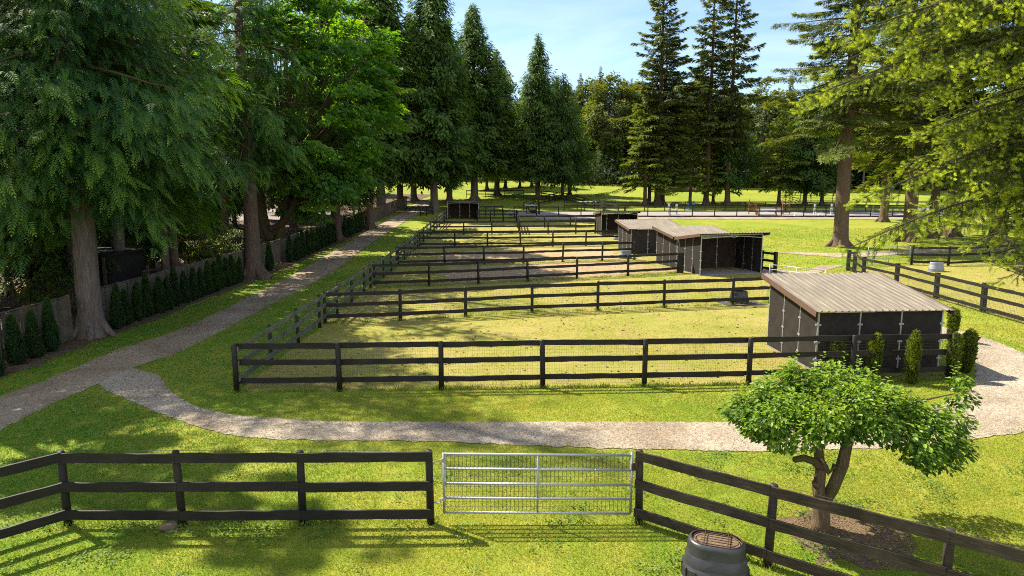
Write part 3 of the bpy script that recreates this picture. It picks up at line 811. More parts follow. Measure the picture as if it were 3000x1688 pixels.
for s_ in (-.7, 0, .7):
    b = Buf(); tube(b, [pc_ + ax * (s_ - .03), pc_ + ax * (s_ + .03)], .905, 28); part('hoop', b, M['galv_dull'], t)
b = Buf(); 
for s_ in (-.5, .5): box(b, (dx + ax[0] * s_, dy + ax[1] * s_, .1), (.16, 1.2, .2), math.atan2(ax[1], ax[0])); 
part('cradle', b, M['log_wood'], t)
t = thing('stall_shed', 'dark open stall shed in the wood right behind the cedar trunk', 'shed', (-26.2, 36.5, 0))
b = Buf(); box(b, (-24.0, 40.2, 1.2), (4.4, .1, 2.4)); part('back_wall', b, M['dark_shed'], t)
for x in (-26.2, -21.8):
    b = Buf(); box(b, (x, 38.3, 1.2), (.1, 3.7, 2.4)); part('side_wall', b, M['dark_shed'], t)
b = Buf(); beam(b, (-26.6, 38.3, 2.5), (-21.4, 38.3, 2.5), 4.6, .08); rf = part('roof', b, M['dark_shed'], t)
for x in (-26.1, -24, -21.9):
    b = Buf(); box(b, (x, 36.4, 1.2), (.14, .14, 2.4)); part('post', b, M['log_wood'], t)
b = Buf(); box(b, (-24, 36.42, .6), (4.0, .06, 1.1)); part('half_door', b, M['dark_shed'], t)
b = Buf(); tube(b, [(-20.4, 52.2, 0), (-20.4, 52.2, .55)], [.52, .45], 14, lump=.05); tag(part('stump', b, M['bark_fir']), 'dark cut stump in the wood behind the ferns', 'tree stump')
# ------------------------------------------------------------------ foliage templates: (along, side, normal), tris, tip weight
def T_leaf():
    V = np.array([[0, 0, 0], [.45, .5, .10], [1, 0, -.05], [.45, -.5, .10]]); return V, np.array([[0, 3, 2], [0, 2, 1]]), np.array([0, .5, 1, .5])
def T_oval():
    V = np.array([[0, 0, 0], [.28, .42, .10], [.65, .40, .08], [1, 0, -.12], [.65, -.40, .08], [.28, -.42, .10]])
    return V, np.array([[0, 4, 3], [0, 5, 4], [0, 3, 2], [0, 2, 1]]), np.array([0, .3, .7, 1, .7, .3])
def T_lobed():
    V = [[0, 0, 0]]; Tt = []; w = [0]
    for a, l in ((-68, .62), (-33, .85), (0, 1.0), (33, .85), (68, .62)):
        a = R(a); d = np.array([math.cos(a), math.sin(a)]); s = np.array([-d[1], d[0]])
        k = len(V)
        V += [[*(d * l * .45 + s * .16), .04], [*(d * l), -.10], [*(d * l * .45 - s * .16), .04]]; Tt += [[0, k + 2, k + 1], [0, k + 1, k]]; w += [.4, 1, .4]
    V = np.array(V); V[:, 1] *= .95; return V, np.array(Tt), np.array(w)
def T_frond(r, n=6):
    lv, lt, _ = T_leaf(); V = []; Tt = []; w = []
    for i in range(n + 1):
        s = .08 + .9 * i / n
        for sg in ((-1, 1) if i < n else (0,)):
            a = R(48 - 16 * i / n) * sg; L = (.40 * (1 - .6 * i / n)) * r.uniform(.8, 1.2); Wd = .075
            d = np.array([math.cos(a), math.sin(a)]); q = np.array([-d[1], d[0]])
            k = len(V)
            for p in lv: V.append([s + (d * p[0] * L + q * p[1] * Wd)[0], (d * p[0] * L + q * p[1] * Wd)[1], .06 * math.sin(3 * s) - .12 * s * s - p[0] * .03])
            Tt += (lt + k).tolist(); w += [min(1, s * .7 + p[0] * .35) for p in lv]
    return np.array(V), np.array(Tt), np.array(w)
def T_twig(r, n=6, k=5):
    lv, lt, _ = T_leaf(); V = []; Tt = []; w = []
    for i in range(n):
        s = .05 + .8 * i / (n - 1)
        for j in range(k):
            a = 2 * math.pi * (j + .5 * (i % 2)) / k + r.uniform(-.3, .3)
            d = np.array([.72, .70 * math.cos(a), .70 * math.sin(a)]); d /= np.linalg.norm(d)
            q = np.cross(d, [1, 0, 0]); q /= np.linalg.norm(q); L = .34 * r.uniform(.8, 1.2)
            b0 = len(V)
            for p in lv: V.append(np.array([s, 0, 0]) + d * p[0] * L + q * p[1] * .062)
            Tt += (lt + b0).tolist(); w += [min(1, s * .9 + p[0] * .25) for p in lv]
    return np.array(V), np.array(Tt), np.array(w)
def T_sprig(r):
    lv, lt, _ = T_leaf(); V = []; Tt = []; w = []
    for s, a, L in ((0, .75, .5), (.08, -.75, .5), (.3, .6, .45), (.36, -.6, .45), (.5, 0, .5)):
        a += r.normal(0, .15); d = np.array([math.cos(a), math.sin(a), r.normal(0, .25)]); q = np.array([-d[1], d[0], 0]); b0 = len(V)
        for p in lv: V.append(np.array([s, 0, 0]) + d * p[0] * L + q * p[1] * .17)
        Tt += (lt + b0).tolist(); w += [min(1, s + p[0] * .5) for p in lv]
    return np.array(V), np.array(Tt), np.array(w)
SPRIGS = [T_sprig(np.random.default_rng(i)) for i in range(4)]
LEAF, OVAL, LOBED = T_leaf(), T_oval(), T_lobed()
FRONDS = [T_frond(np.random.default_rng(i)) for i in range(4)]
TWIGS = [T_twig(np.random.default_rng(i)) for i in range(4)]
def nrm(a): return a / (np.linalg.norm(a, axis=-1, keepdims=True) + 1e-9)
def place(b, tm, Pn, D, Nn, L, W, cA, cB):
    """cA at the foot, cB at the tip of every copy"""
    tv, tt, tw = tm; n = len(Pn); m = len(tv)
    if n == 0: return
    D = nrm(np.asarray(D)); Nn = np.asarray(Nn); S = nrm(np.cross(Nn, D)); Nn = np.cross(D, S)
    L = np.broadcast_to(np.asarray(L, float), (n,)); W = np.broadcast_to(np.asarray(W, float), (n,))
    V = Pn[:, None, :] + tv[None, :, 0, None] * (L[:, None] * D)[:, None, :] + tv[None, :, 1, None] * (W[:, None] * S)[:, None, :] + tv[None, :, 2, None] * (W[:, None] * Nn)[:, None, :]
    cA = np.broadcast_to(cA, (n, 3)); cB = np.broadcast_to(cB, (n, 3))
    C = cA[:, None, :] * (1 - tw[None, :, None]) + cB[:, None, :] * tw[None, :, None]
    Fc = (tt[None] + (np.arange(n) * m)[:, None, None]).reshape(-1, 3)
    b.add(V.reshape(-1, 3), Fc, C.reshape(-1, 3))
def lerp(a, b, t): t = np.asarray(t)[..., None]; return np.asarray(a) * (1 - t) + np.asarray(b) * t

def trunk_buf(r, H, rad, top=.04, flare=1.7, lean=(0, 0), seg=14, lump=.05):
    hs = np.array([-.3, 0, .25, .6, 1.2, 2.2, 4, 7, 11, 16, 22, 30, 40]); hs = np.concatenate([hs[hs < H * .95], [H]])
    b = Buf(); ph = r.uniform(0, 6)
    pts = [(lean[0] * h + .05 * math.sin(h * .4 + ph), lean[1] * h, h) for h in hs]
    rr = []
    for h in hs:
        k = max(0, 1 - h / H) ** .8; f = 1 + (flare - 1) * math.exp(-max(0, h) / .45); rr.append(max(top, rad * k) * f)
    tube(b, pts, rr, seg, lump=lump)
    # root ridges
    for a in np.arange(5) * 2 * math.pi / 5 + ph:
        d = np.array([math.cos(a), math.sin(a)]); 
        tube(b, [(*(d * rad * .75), .9), (*(d * rad * 1.25), .3), (*(d * rad * 2.1), -.12)], [rad * .18, rad * .34, rad * .2], 7)
    return b

def conifer(r, H, z0, Rm, prof, bpm, lpm, LL, WW, cD, cL, cT, droop=.25, up=.5, hang=.5, spread=.28, tm='leaf', branches=True, elev=(-.15, .6), cull=None, ragged=.25, dense_top=None, inner=False, gap=0.0):
    """crown of whorled branches covered with hanging sprays; sizes in metres"""
    b = Buf(); bw = Buf(); nb = int((H - z0) * bpm)
    A = [[] for _ in range(7)]
    az = r.uniform(0, 6.28)
    for i in range(nb):
        tt = ((i + r.uniform(-.5, .5)) / nb); tt = min(max(tt, 0), .995); z = z0 + (H - z0) * tt
        az += 2.4 + r.normal(0, .35)
        L = Rm * prof(tt) * (1 + r.normal(0, ragged)); L = max(L, .35)
        if gap and math.sin(2 * az + .55 * z + 1.3 * math.sin(.4 * z)) > 1 - 2 * gap: continue
        e = elev[0] + (elev[1] - elev[0]) * tt + r.normal(0, .12)
        n = max(2, int(L * lpm * (0.35 + .65)))
        s = r.uniform(.08, 1, n) ** (.8 if inner else .55) if L > 1 else r.uniform(.0, 1, n)
        o = np.array([math.cos(az), math.sin(az), 0]); lat = np.array([-o[1], o[0], 0])
        def pos(s): return np.outer(L * s * math.cos(e), o) + np.outer(z + L * (s * math.sin(e) - droop * s ** 2 + droop * up * s ** 4), [0, 0, 1])
        wd = spread * L * (1.12 - s) + .12
        q = r.uniform(-1, 1, n)
        if dense_top is not None and tt > dense_top[0]:
            if r.uniform() > dense_top[1] * 1.6: continue
            s = s[:int(n * .6)]; n = len(s)
        if n < 2: continue
        q = r.uniform(-1, 1, n); wd = spread * L * (1.12 - s) + .12
        p = pos(s) + np.outer(q * wd, lat) + np.stack([np.zeros(n), np.zeros(n), -np.abs(r.normal(0, .1, n)) * hang - np.abs(q) * wd * .25], 1)
        if inner: p[:, 2] -= r.uniform(0, 1, n) ** 1.6 * 1.25; p += r.normal(0, .12, p.shape)
        d = np.outer(.55 + .5 * s, o) + np.outer(q * .9 + r.normal(0, .25, n), lat) + np.stack([r.normal(0, .12, n)] * 2 + [r.normal(.12, .22, n) - hang * r.uniform(.4, 1.3, n)], 1)
        nn = np.stack([r.normal(0, .35, n), r.normal(0, .35, n), np.ones(n)], 1) + .7 * hang * o
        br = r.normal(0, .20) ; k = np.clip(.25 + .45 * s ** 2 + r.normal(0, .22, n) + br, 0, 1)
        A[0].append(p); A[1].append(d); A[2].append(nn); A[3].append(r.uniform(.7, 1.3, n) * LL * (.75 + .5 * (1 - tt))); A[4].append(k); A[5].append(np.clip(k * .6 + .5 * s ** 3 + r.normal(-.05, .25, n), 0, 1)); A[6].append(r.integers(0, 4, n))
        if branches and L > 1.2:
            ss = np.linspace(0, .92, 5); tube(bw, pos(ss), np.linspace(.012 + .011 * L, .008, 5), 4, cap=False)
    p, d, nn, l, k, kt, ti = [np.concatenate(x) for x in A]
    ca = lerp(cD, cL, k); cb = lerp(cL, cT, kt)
    if tm == 'leaf': place(b, LEAF, p, d, nn, l, l * WW / LL, ca, cb)
    else:
        tms = FRONDS if tm == 'frond' else SPRIGS if tm == 'sprig' else TWIGS
        for j in range(4): m = ti == j; place(b, tms[j], p[m], d[m], nn[m], l[m], l[m], ca[m], cb[m])
    return b, bw

def mk(name, buf, mat, smooth=False): V, Fc, C = buf.data(); return mesh_from(name, V, Fc, C, mat, smooth)

def tree(name, label, cat, pos, meshes, rot=0.0, sc=1.0, scz=None, group=None):
    """meshes: list of (part name, mesh[, own parts])"""
    t = thing(name, label, cat, (pos[0], pos[1], float(zt(pos[1])) - .05), rot, group)
    prev = {}
    for pn, me in meshes:
        if me is None: continue
        par = prev.get('trunk') if pn == 'limbs' and 'trunk' in prev else t
        o = part_mesh(pn, me, par)
        if par is t: o.scale = (sc, sc, scz or sc)
        prev[pn] = o
    return t

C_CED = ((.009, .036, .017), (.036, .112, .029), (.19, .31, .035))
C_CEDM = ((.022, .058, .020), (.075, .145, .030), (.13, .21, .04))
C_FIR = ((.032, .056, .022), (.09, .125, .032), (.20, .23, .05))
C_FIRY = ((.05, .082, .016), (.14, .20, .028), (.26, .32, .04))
pc_cedar = lambda t: min(1, .78 + 1.2 * t) * (1 - t ** 1.8) ** .85
pc_spire = lambda t: min(1, .75 + .8 * t) * ((1 - t) ** .85 * .9 + .10 * (1 - t))
pc_wide = lambda t: (1 - t) ** .7 * (.8 + .2 * math.cos(t * 40))

# near cedars: fronds modelled leaflet by leaflet
def near_cedar(seed, H, z0, Rm, rad, gap=0.0):
    r = np.random.default_rng(seed)
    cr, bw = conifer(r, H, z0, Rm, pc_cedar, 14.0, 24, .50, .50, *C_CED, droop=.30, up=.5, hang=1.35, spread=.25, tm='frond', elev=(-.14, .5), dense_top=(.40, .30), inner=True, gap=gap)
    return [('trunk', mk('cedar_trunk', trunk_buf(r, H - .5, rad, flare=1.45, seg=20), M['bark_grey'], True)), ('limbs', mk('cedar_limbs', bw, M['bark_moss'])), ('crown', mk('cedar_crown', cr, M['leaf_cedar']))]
NC1 = near_cedar(1, 28, 7.0, 5.8, .46)
NC2 = near_cedar(2, 26, 7.0, 5.2, .42, .38)
gL = 'tall conifers along the left fence'
SHADE = []
tree('cedar_tree', 'huge cedar with thick bare grey brown trunk standing in the gap of the plank fence', 'tree', (-17.5, 27.9), NC1, 0.4, group=gL)
tree('cedar_tree', 'dark cedar with shadowed thick trunk at the left edge behind the plank fence', 'tree', (-23.6, 29.5), NC2, 1.9, 1.0, group=gL)
tree('cedar_tree', 'cedar close behind the huge one, filling the top left corner', 'tree', (-22.5, 35.0), NC1, 3.1, .95, group=gL)
tree('cedar_tree', 'cedar with drooping fronds behind the twin thin trunks', 'tree', (-22.3, 38.5), NC2, 4.1, .9, group=gL)
# cedars standing just left of the picture; they throw the dappled shade on the near lawn
for i, (x, y, s, ro) in enumerate(((-20.6, 21.6, .76, 1.0), (-22.5, 24.6, .78, 3.0), (-26.5, 19.5, .8, 4.0))):
    SHADE.append((x, y, s, ro, i))
for i, (x, y, s, ro) in enumerate(((-30.5, 24.0, 1.0, 2.2),)):
    tree('cedar_tree', ('cedar just left of the view, deep in the wood'), 'tree', (x, y), NC1 if i != 2 else NC2, ro, s, group=gL)

# middle distance prototypes
def far_conifer(seed, H, z0, Rm, rad, prof, cols, bark, bpm=5.5, lpm=9, LL=.75, WW=.24, leafm='leaf_fir', **kw):
    r = np.random.default_rng(seed)
    cr, bw = conifer(r, H, z0, Rm, prof, bpm, lpm, LL, WW, *cols, **kw)
    return [('trunk', mk('trunk', trunk_buf(r, H - .4, rad, flare=1.5), M[bark], True)), ('limbs', mk('limbs', bw, M[bark]) if bw.n else None), ('crown', mk('crown', cr, M[leafm]))]
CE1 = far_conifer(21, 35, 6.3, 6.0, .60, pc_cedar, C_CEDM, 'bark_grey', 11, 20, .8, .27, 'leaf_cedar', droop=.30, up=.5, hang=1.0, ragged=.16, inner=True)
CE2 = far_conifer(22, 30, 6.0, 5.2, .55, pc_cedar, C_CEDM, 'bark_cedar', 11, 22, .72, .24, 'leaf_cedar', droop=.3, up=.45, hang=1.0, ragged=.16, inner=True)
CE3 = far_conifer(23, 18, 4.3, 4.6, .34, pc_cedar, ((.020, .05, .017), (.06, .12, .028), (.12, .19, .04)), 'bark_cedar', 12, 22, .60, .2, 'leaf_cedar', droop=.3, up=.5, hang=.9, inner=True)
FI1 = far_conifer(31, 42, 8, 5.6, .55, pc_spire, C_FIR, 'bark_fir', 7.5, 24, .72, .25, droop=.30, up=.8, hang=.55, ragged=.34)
FI2 = far_conifer(32, 38, 10, 4.6, .45, pc_spire, C_FIR, 'bark_fir', 7, 23, .7, .24, droop=.30, up=.8, hang=.6, ragged=.38)
SHD = far_conifer(35, 36, 9, 4.6, .45, pc_spire, C_FIR, 'bark_fir', 2.6, 40, .75, .28, droop=.30, up=.8, hang=.6, ragged=.3, gap=.46, spread=.2)
for x, y, s, ro, i in SHADE:
    tree('fir_tree', 'narrow fir just left of the view, ' + ('beside the plank fence', 'behind the one beside the fence', 'deepest in the wood')[i], 'tree', (x, y), SHD, ro, s, group=gL)
FI3 = far_conifer(33, 20, 4.0, 5.0, .34, pc_wide, C_FIRY, 'bark_fir', 9, 19, .62, .22, droop=.22, up=.7, hang=.45, ragged=.28)
FI4 = far_conifer(34, 16, 3.5, 4.4, .3, pc_cedar, C_FIRY, 'bark_fir', 10, 18, .58, .2, droop=.25, up=.6, hang=.6, ragged=.2)
RF = far_conifer(41, 40, 11.0, 7.4, .66, pc_wide, ((.022, .042, .013), (.08, .115, .022), (.21, .25, .035)), 'bark_fir', 9, 36, .40, .40, droop=.20, up=.6, hang=.8, spread=.30, tm='sprig', ragged=.22)
RF_B = far_conifer(42, 36, 9.0, 6.5, .62, pc_wide, ((.022, .042, .013), (.08, .115, .022), (.21, .25, .035)), 'bark_fir', 7, 24, .6, .22, droop=.28, up=.6, hang=.6, ragged=.25)

def deciduous(seed, H, z0, Rx, Rz, npad, lpp, LL, WW, cD, cL, tm, bark, leafm, rad=.3, fork=True, pad=(1.1, 2.0), off=(0, 0), stems=None, flat=.32, thin=1.0):
    r = np.random.default_rng(seed); b = Buf(); bw = trunk_buf(r, z0 + .8, rad, flare=1.6, top=rad * .75) if stems is None else Buf()
    if stems is not None:
        for pts, rr in stems: tube(bw, pts, rr, 12, lump=.06)
    lb = Buf()
    zc = (H + z0) / 2; pads = []
    while len(pads) < npad:
        p = r.normal(0, 1, 3); p /= np.linalg.norm(p); q = r.uniform(.35, 1) ** .45
        p = p * q
        k = 1.0 if p[2] > -.2 else (1 + .5 * (p[2] + .2))
        pads.append(np.array([off[0] + p[0] * Rx * k, off[1] + p[1] * Rx * k, zc + p[2] * Rz]))
    for c in pads:
        pr = r.uniform(*pad); n = int(lpp * r.uniform(.6, 1.3))
        u = r.normal(0, 1, (n, 3)); u = u / np.linalg.norm(u, axis=1, keepdims=True) * (r.uniform(0, 1, (n, 1)) ** .4)
        o = np.array([c[0] - off[0], c[1] - off[1], (c[2] - zc) * .5]); o = o / (np.linalg.norm(o) + 1e-6)
        p = c + u * np.array([pr, pr, pr * flat]) - np.outer((u[:, 0] ** 2 + u[:, 1] ** 2), [0, 0, .3 * pr])
        d = u * np.array([1, 1, .2]) + o * .6 + np.stack([np.zeros(n), np.zeros(n), -r.uniform(.1, .8, n)], 1) + r.normal(0, .25, (n, 3))
        nn = np.stack([r.normal(0, .45, n), r.normal(0, .45, n), np.ones(n)], 1) + o * .5
        br = r.normal(0, .18); k = np.clip(.45 + .3 * u[:, 2] + br + r.normal(0, .22, n), 0, 1)
        l = r.uniform(.7, 1.25, n) * LL
        col = lerp(cD, cL, k); place(b, tm, p, d, nn, l, l * WW / LL, col * .9, col * 1.1)
        # limb from the middle axis out to the clump
        a0 = np.array([off[0] * .3, off[1] * .3, z0 + (c[2] - z0) * .35]); m = (a0 + c) / 2 + r.normal(0, .3, 3)
        tube(lb, [a0, m, c], [rad * .22, rad * .12, .02], 5, cap=False)
    return [('trunk', mk('trunk', bw, M[bark], True)), ('limbs', mk('limbs', lb, M[bark])), ('crown', mk('crown', b, M[leafm]))]

# the big maple over the hedge, forked and mossy
mx, my = G(697, 652)
st = [([(0, 0, -.2), (-.05, 0, .3), (-.15, 0, 1.0), (-.25, 0, 1.6)], [.85, .66, .55, .5]),
      ([(-.2, 0, 1.2), (-.8, 0, 2.6), (-1.1, .1, 4.2), (-1.2, .2, 7), (-1.0, .3, 11), (-.4, .2, 15)], [.40, .40, .36, .32, .24, .1]),
      ([(-.1, 0, 1.2), (.35, -.1, 2.0), (.7, -.2, 3.2), (1.1, -.1, 5), (1.6, 0, 8), (2.4, .2, 12)], [.36, .30, .26, .22, .18, .08]),
      ([(-.75, 0, 2.5), (-.1, -.2, 2.55), (.7, -.4, 2.9), (1.5, -.6, 3.9), (2.2, -.7, 5.4), (3.4, -.6, 8)], [.26, .27, .26, .24, .2, .1])]
MAPLE = deciduous(51, 23.5, 3.4, 7.0, 10.2, 195, 210, .36, .34, (.032, .115, .024), (.135, .29, .030), LOBED, 'bark_moss', 'leaf_maple', .45, pad=(1.0, 1.9), off=(3.0, 0), stems=st, flat=.30)
tree('maple_tree', 'big broadleaf maple with mossy forked trunk leaning over the narrow shrubs', 'tree', (mx, my), MAPLE, 0.0)
DE1 = deciduous(52, 25, 6, 6.0, 9.5, 120, 75, .62, .46, (.045, .08, .016), (.17, .20, .04), LEAF, 'bark_grey', 'leaf_fir', .28, pad=(1.2, 2.1), flat=.6)
DE2 = deciduous(53, 22, 4, 5.2, 9.0, 110, 75, .58, .42, (.05, .085, .03), (.18, .215, .09), LEAF, 'bark_grey', 'leaf_fir', .26, pad=(1.1, 1.9), flat=.6)
SH1 = deciduous(54, 3.4, .4, 1.6, 1.5, 26, 60, .16, .10, (.03, .075, .012), (.11, .18, .03), LEAF, 'bark_moss', 'leaf_maple', .06, pad=(.4, .7), flat=.5)
SH2 = deciduous(55, 4.6, .8, 1.7, 1.9, 26, 60, .16, .12, (.05, .06, .02), (.18, .14, .06), LEAF, 'bark_moss', 'leaf_maple', .07, pad=(.4, .7), flat=.5)

# trunks and crowns along and behind the plank fence
def at_u(u, y): return (XU(u, y), y)
tree('fir_tree', 'tall fir with straight ridged brown trunk left of the mossy maple, in the fence gap', 'tree', G(638, 694), far_conifer(61, 29, 8.0, 4.2, .56, pc_cedar, C_CED, 'bark_cedar', 7, 13, .6, .6, 'leaf_cedar', droop=.3, up=.5, hang=1.2, tm='frond', dense_top=(.5, .3), inner=True), 1.0, group=gL)
TK = far_conifer(62, 27, 9, 4.2, .24, pc_cedar, C_CEDM, 'bark_cedar', 7, 16, .65, .23, 'leaf_cedar', droop=.3, up=.5, hang=.9, dense_top=(.45, .3), gap=.48)
TK2 = far_conifer(63, 30, 9, 4.8, .46, pc_cedar, C_CEDM, 'bark_cedar', 7, 16, .65, .23, 'leaf_cedar', droop=.3, up=.5, hang=.9, dense_top=(.45, .3), gap=.48)
gW = 'conifers inside the wood on the left'
for i, (u, y, me, sc, lab) in enumerate((
    (421, 40.0, TK, 1.0, 'slim conifer, darker left one of the twin thin trunks behind the plank fence'),
    (444, 41.0, TK, 1.05, 'slim conifer, browner right one of the twin thin trunks behind the plank fence'),
    (517, 50.0, TK, .8, 'conifer with pale brown trunk behind the light green saplings'),
    (577, 58.0, TK2, .72, 'conifer with wide grey brown trunk behind the split rails left of the big fir'),
    (95, 37.0, TK, 1.1, 'thin trunked conifer left of the metal drum in the wood'),
    (211, 33.5, TK, 1.0, 'reddish trunked conifer just behind the huge cedar trunk'),
    (285, 47.0, TK, 1.0, 'dark thin trunked conifer in front of the stall shed'),
    (745, 74.0, TK2, .9, 'dark trunked conifer in the wood right of the mossy maple, nearer of two'),
    (775, 84.0, TK2, 1.0, 'dark trunked conifer in the wood right of the mossy maple, farther of two'),
    (664, 66.0, TK2, .7, 'dark trunked conifer glimpsed just behind the mossy maple stem'))):
    tree('conifer_tree', lab, 'tree', at_u(u, y), me, i * 1.3, sc, group=gW)
gp = G(846, 601)
tree('conifer_tree', 'conifer with pale grey trunk standing in the shrub row beyond the maple', 'tree', (gp[0], gp[1]), CE2, 1.0, .95, group=gL)
tree('conifer_tree', 'conifer with dark trunk at the far end of the shrub row', 'tree', at_u(936, 79), TK2, 2.0, 1.05, group=gL)
tree('conifer_tree', 'dark conifer beside the far plank fence where the track dims', 'tree', at_u(1012, 112), CE2, 2.0, 1.0, group=gL)
tree('conifer_tree', 'dark conifer left of the sunlit end of the track', 'tree', at_u(1046, 126), CE1, 4.0, .95, group=gL)
tree('conifer_tree', 'tall dark conifer filling the gap between the maple and the far cedars', 'tree', (-19.0, 100), CE1, 3.0, 1.1, group=gL)
for i, (u, y, s, lab) in enumerate(((130, 35.5, .52, 'young dark conifer right of the drum in the wood'), (318, 44.5, .6, 'young dark conifer hiding the stall shed, left one'), (385, 45.5, .62, 'young dark conifer hiding the stall shed, right one'),
                                    (25, 38.0, .6, 'young dark conifer at the left edge behind the plank fence'), (255, 52.0, .75, 'young dark conifer behind the huge cedar trunk'))):
    tree('young_conifer', lab, 'tree', at_u(u, y), CE3, i * 1.9, s, group='young conifers in the wood')
for i, (x, y, me, s, lab) in enumerate(((XU(425, 64), 64, TK2, .9, 'conifer deep in the wood, filling the gap left of the big fir'), (XU(505, 74), 74, TK2, 1.0, 'conifer deep in the wood right behind the big fir stem'), (-44, 58, CE2, .9, 'wide dark cedar far back in the wood'), (-38, 82, CE1, .95, 'tall dark cedar far back in the wood'))):
    tree('conifer_tree', lab, 'tree', (x, y), me, i * 1.9 + .5, s, group=gW)
for i, (u, y, s, lab) in enumerate(((455, 60, .55, 'young dark conifer behind the split rails, left'), (540, 66, .6, 'young dark conifer behind the split rails, right'), (600, 78, .7, 'young dark conifer glimpsed left of the big fir stem'), (720, 90, .8, 'young dark conifer right of the maple trunk'), (820, 96, .8, 'young dark conifer above the shrub row'))):
    tree('young_conifer', lab, 'tree', at_u(u, y), CE3, i * 1.3, s, group='young conifers in the wood')
# more of the wood, seen between and above the nearer trunks: one mass
def forest_mass(name, spots, protos, seed):
    r = np.random.default_rng(seed); b = Buf()
    cache = []
    for me in protos:
        ms = [m for pn, m in me if m is not None and pn != 'limbs']
        V = []; Fs = []; Cc = []; o = 0
        for m in ms:
            n = len(m.vertices); v = np.zeros(n * 3, np.float32); m.vertices.foreach_get('co', v); c = np.zeros(n * 4, np.float32); m.color_attributes['tint'].data.foreach_get('color', c)
            c = c.reshape(-1, 4)[:, :3]
            if m.materials[0].name.endswith('bark'): c = np.tile(np.array([.07, .055, .04], np.float32), (n, 1))
            nl = len(m.loops); li = np.zeros(nl, np.int32); m.loops.foreach_get('vertex_index', li); tot = np.zeros(len(m.polygons), np.int32); m.polygons.foreach_get('loop_total', tot)
            st_ = np.concatenate([[0], np.cumsum(tot)[:-1]])
            for k in (3, 4):
                q = st_[tot == k]
                if len(q): Fs.append(li[q[:, None] + np.arange(k)] + o)
            V.append(v.reshape(-1, 3)); Cc.append(c); o += n
        cache.append((np.concatenate(V), Fs, np.concatenate(Cc)))
    for x, y, s in spots:
        V, Fs, Cc = cache[r.integers(len(cache))]; a = r.uniform(0, 6.28); ca, sa = math.cos(a), math.sin(a)
        W_ = V @ np.array([[ca, sa, 0], [-sa, ca, 0], [0, 0, 1]]) * (s * np.array([1, 1, r.uniform(.9, 1.12)])) + np.array([x, y, float(zt(y)) - .1])
        b.add(W_, Fs, np.clip(Cc * r.uniform(.75, 1.2) * np.array([r.uniform(.9, 1.15), 1, r.uniform(.85, 1.1)]), 0, 1))
    o = part(name, b, M['leaf_fir']); kind(o, 'stuff'); return o
rr = np.random.default_rng(77)
spots = []
for x in np.arange(-95, -27, 7.0):
    for y in np.arange(30, 150, 9.0):
        px, py = x + rr.uniform(-2.5, 2.5), y + rr.uniform(-3, 3)
        if px > -29 and py < 64: continue
        if px > -41 and 48 < py < 73: continue
        if (px + 60) < 30 and 40 < py < 62 and px < -36 and px > -70: continue
        if rr.uniform() < .42: spots.append((px, py, rr.uniform(.8, 1.1)))
o = forest_mass('left_woods', spots, [TK2, TK, CE3], 5); o['label'] = 'deep shaded conifer wood behind the nearer trunks on the left'
# ------------------------------------------------------------------ the far cedars, firs and the treeline
gC = 'tall cedars at the head of the paddocks'
tree('cedar_tree', 'tall cedar with thick pale trunk at the end of the track, top cut off', 'tree', G(1092, 533), CE1, .7, 1.0, 1.06, gC)
tree('cedar_tree', 'tall pointed cedar with brown trunk behind the farthest shelter', 'tree', (-6.9, 127), CE1, 2.6, 1.16, 1.0, gC)
tree('cedar_tree', 'cedar with darker trunk between the pale trunk and the farthest shelter', 'tree', (-11.0, 121), CE2, 1.2, 1.0, 1.05, gC)
tree('cedar_tree', 'cedar with flared trunk right of the farthest shelter roof, lower top', 'tree', (-3.0, 138), CE2, 3.3, 1.05, .95, gC)
tree('cedar_tree', 'dark cedar close behind the thick pale trunk', 'tree', (-12.5, 110), CE2, 5.3, .95, .98, gC)
tree('cedar_tree', 'pointed cedar standing alone against the sky, pale trunk by the sloping fence', 'tree', (4.8, 128), CE2, 4.4, .92, 1.0, gC)
tree('cedar_tree', 'lower rounded cedar right of the lone pointed one, trunk leaning on the sloping fence', 'tree', (9.3, 127), CE3, 1.4, 1.0, 1.28, gC)
tree('cedar_tree', 'bushy cedar filling in behind the lone pointed one', 'tree', (11.5, 138), CE3, 2.4, 1.05, 1.05, gC)
gG = 'dark grove on the far lawn'
for i, (x, y, s, l) in enumerate(((-5.5, 152, .95, 'leftmost'), (-1.5, 156, 1.0, 'second from the left'), (1.8, 158, .9, 'third from the left'), (4.6, 160, .95, 'rightmost'))):
    tree('grove_tree', f'small dark tree of the grove on the sunny far lawn, {l}', 'tree', (x, y), CE3, i * 2.1, s, group=gG)
gF = 'fir group behind the arena'
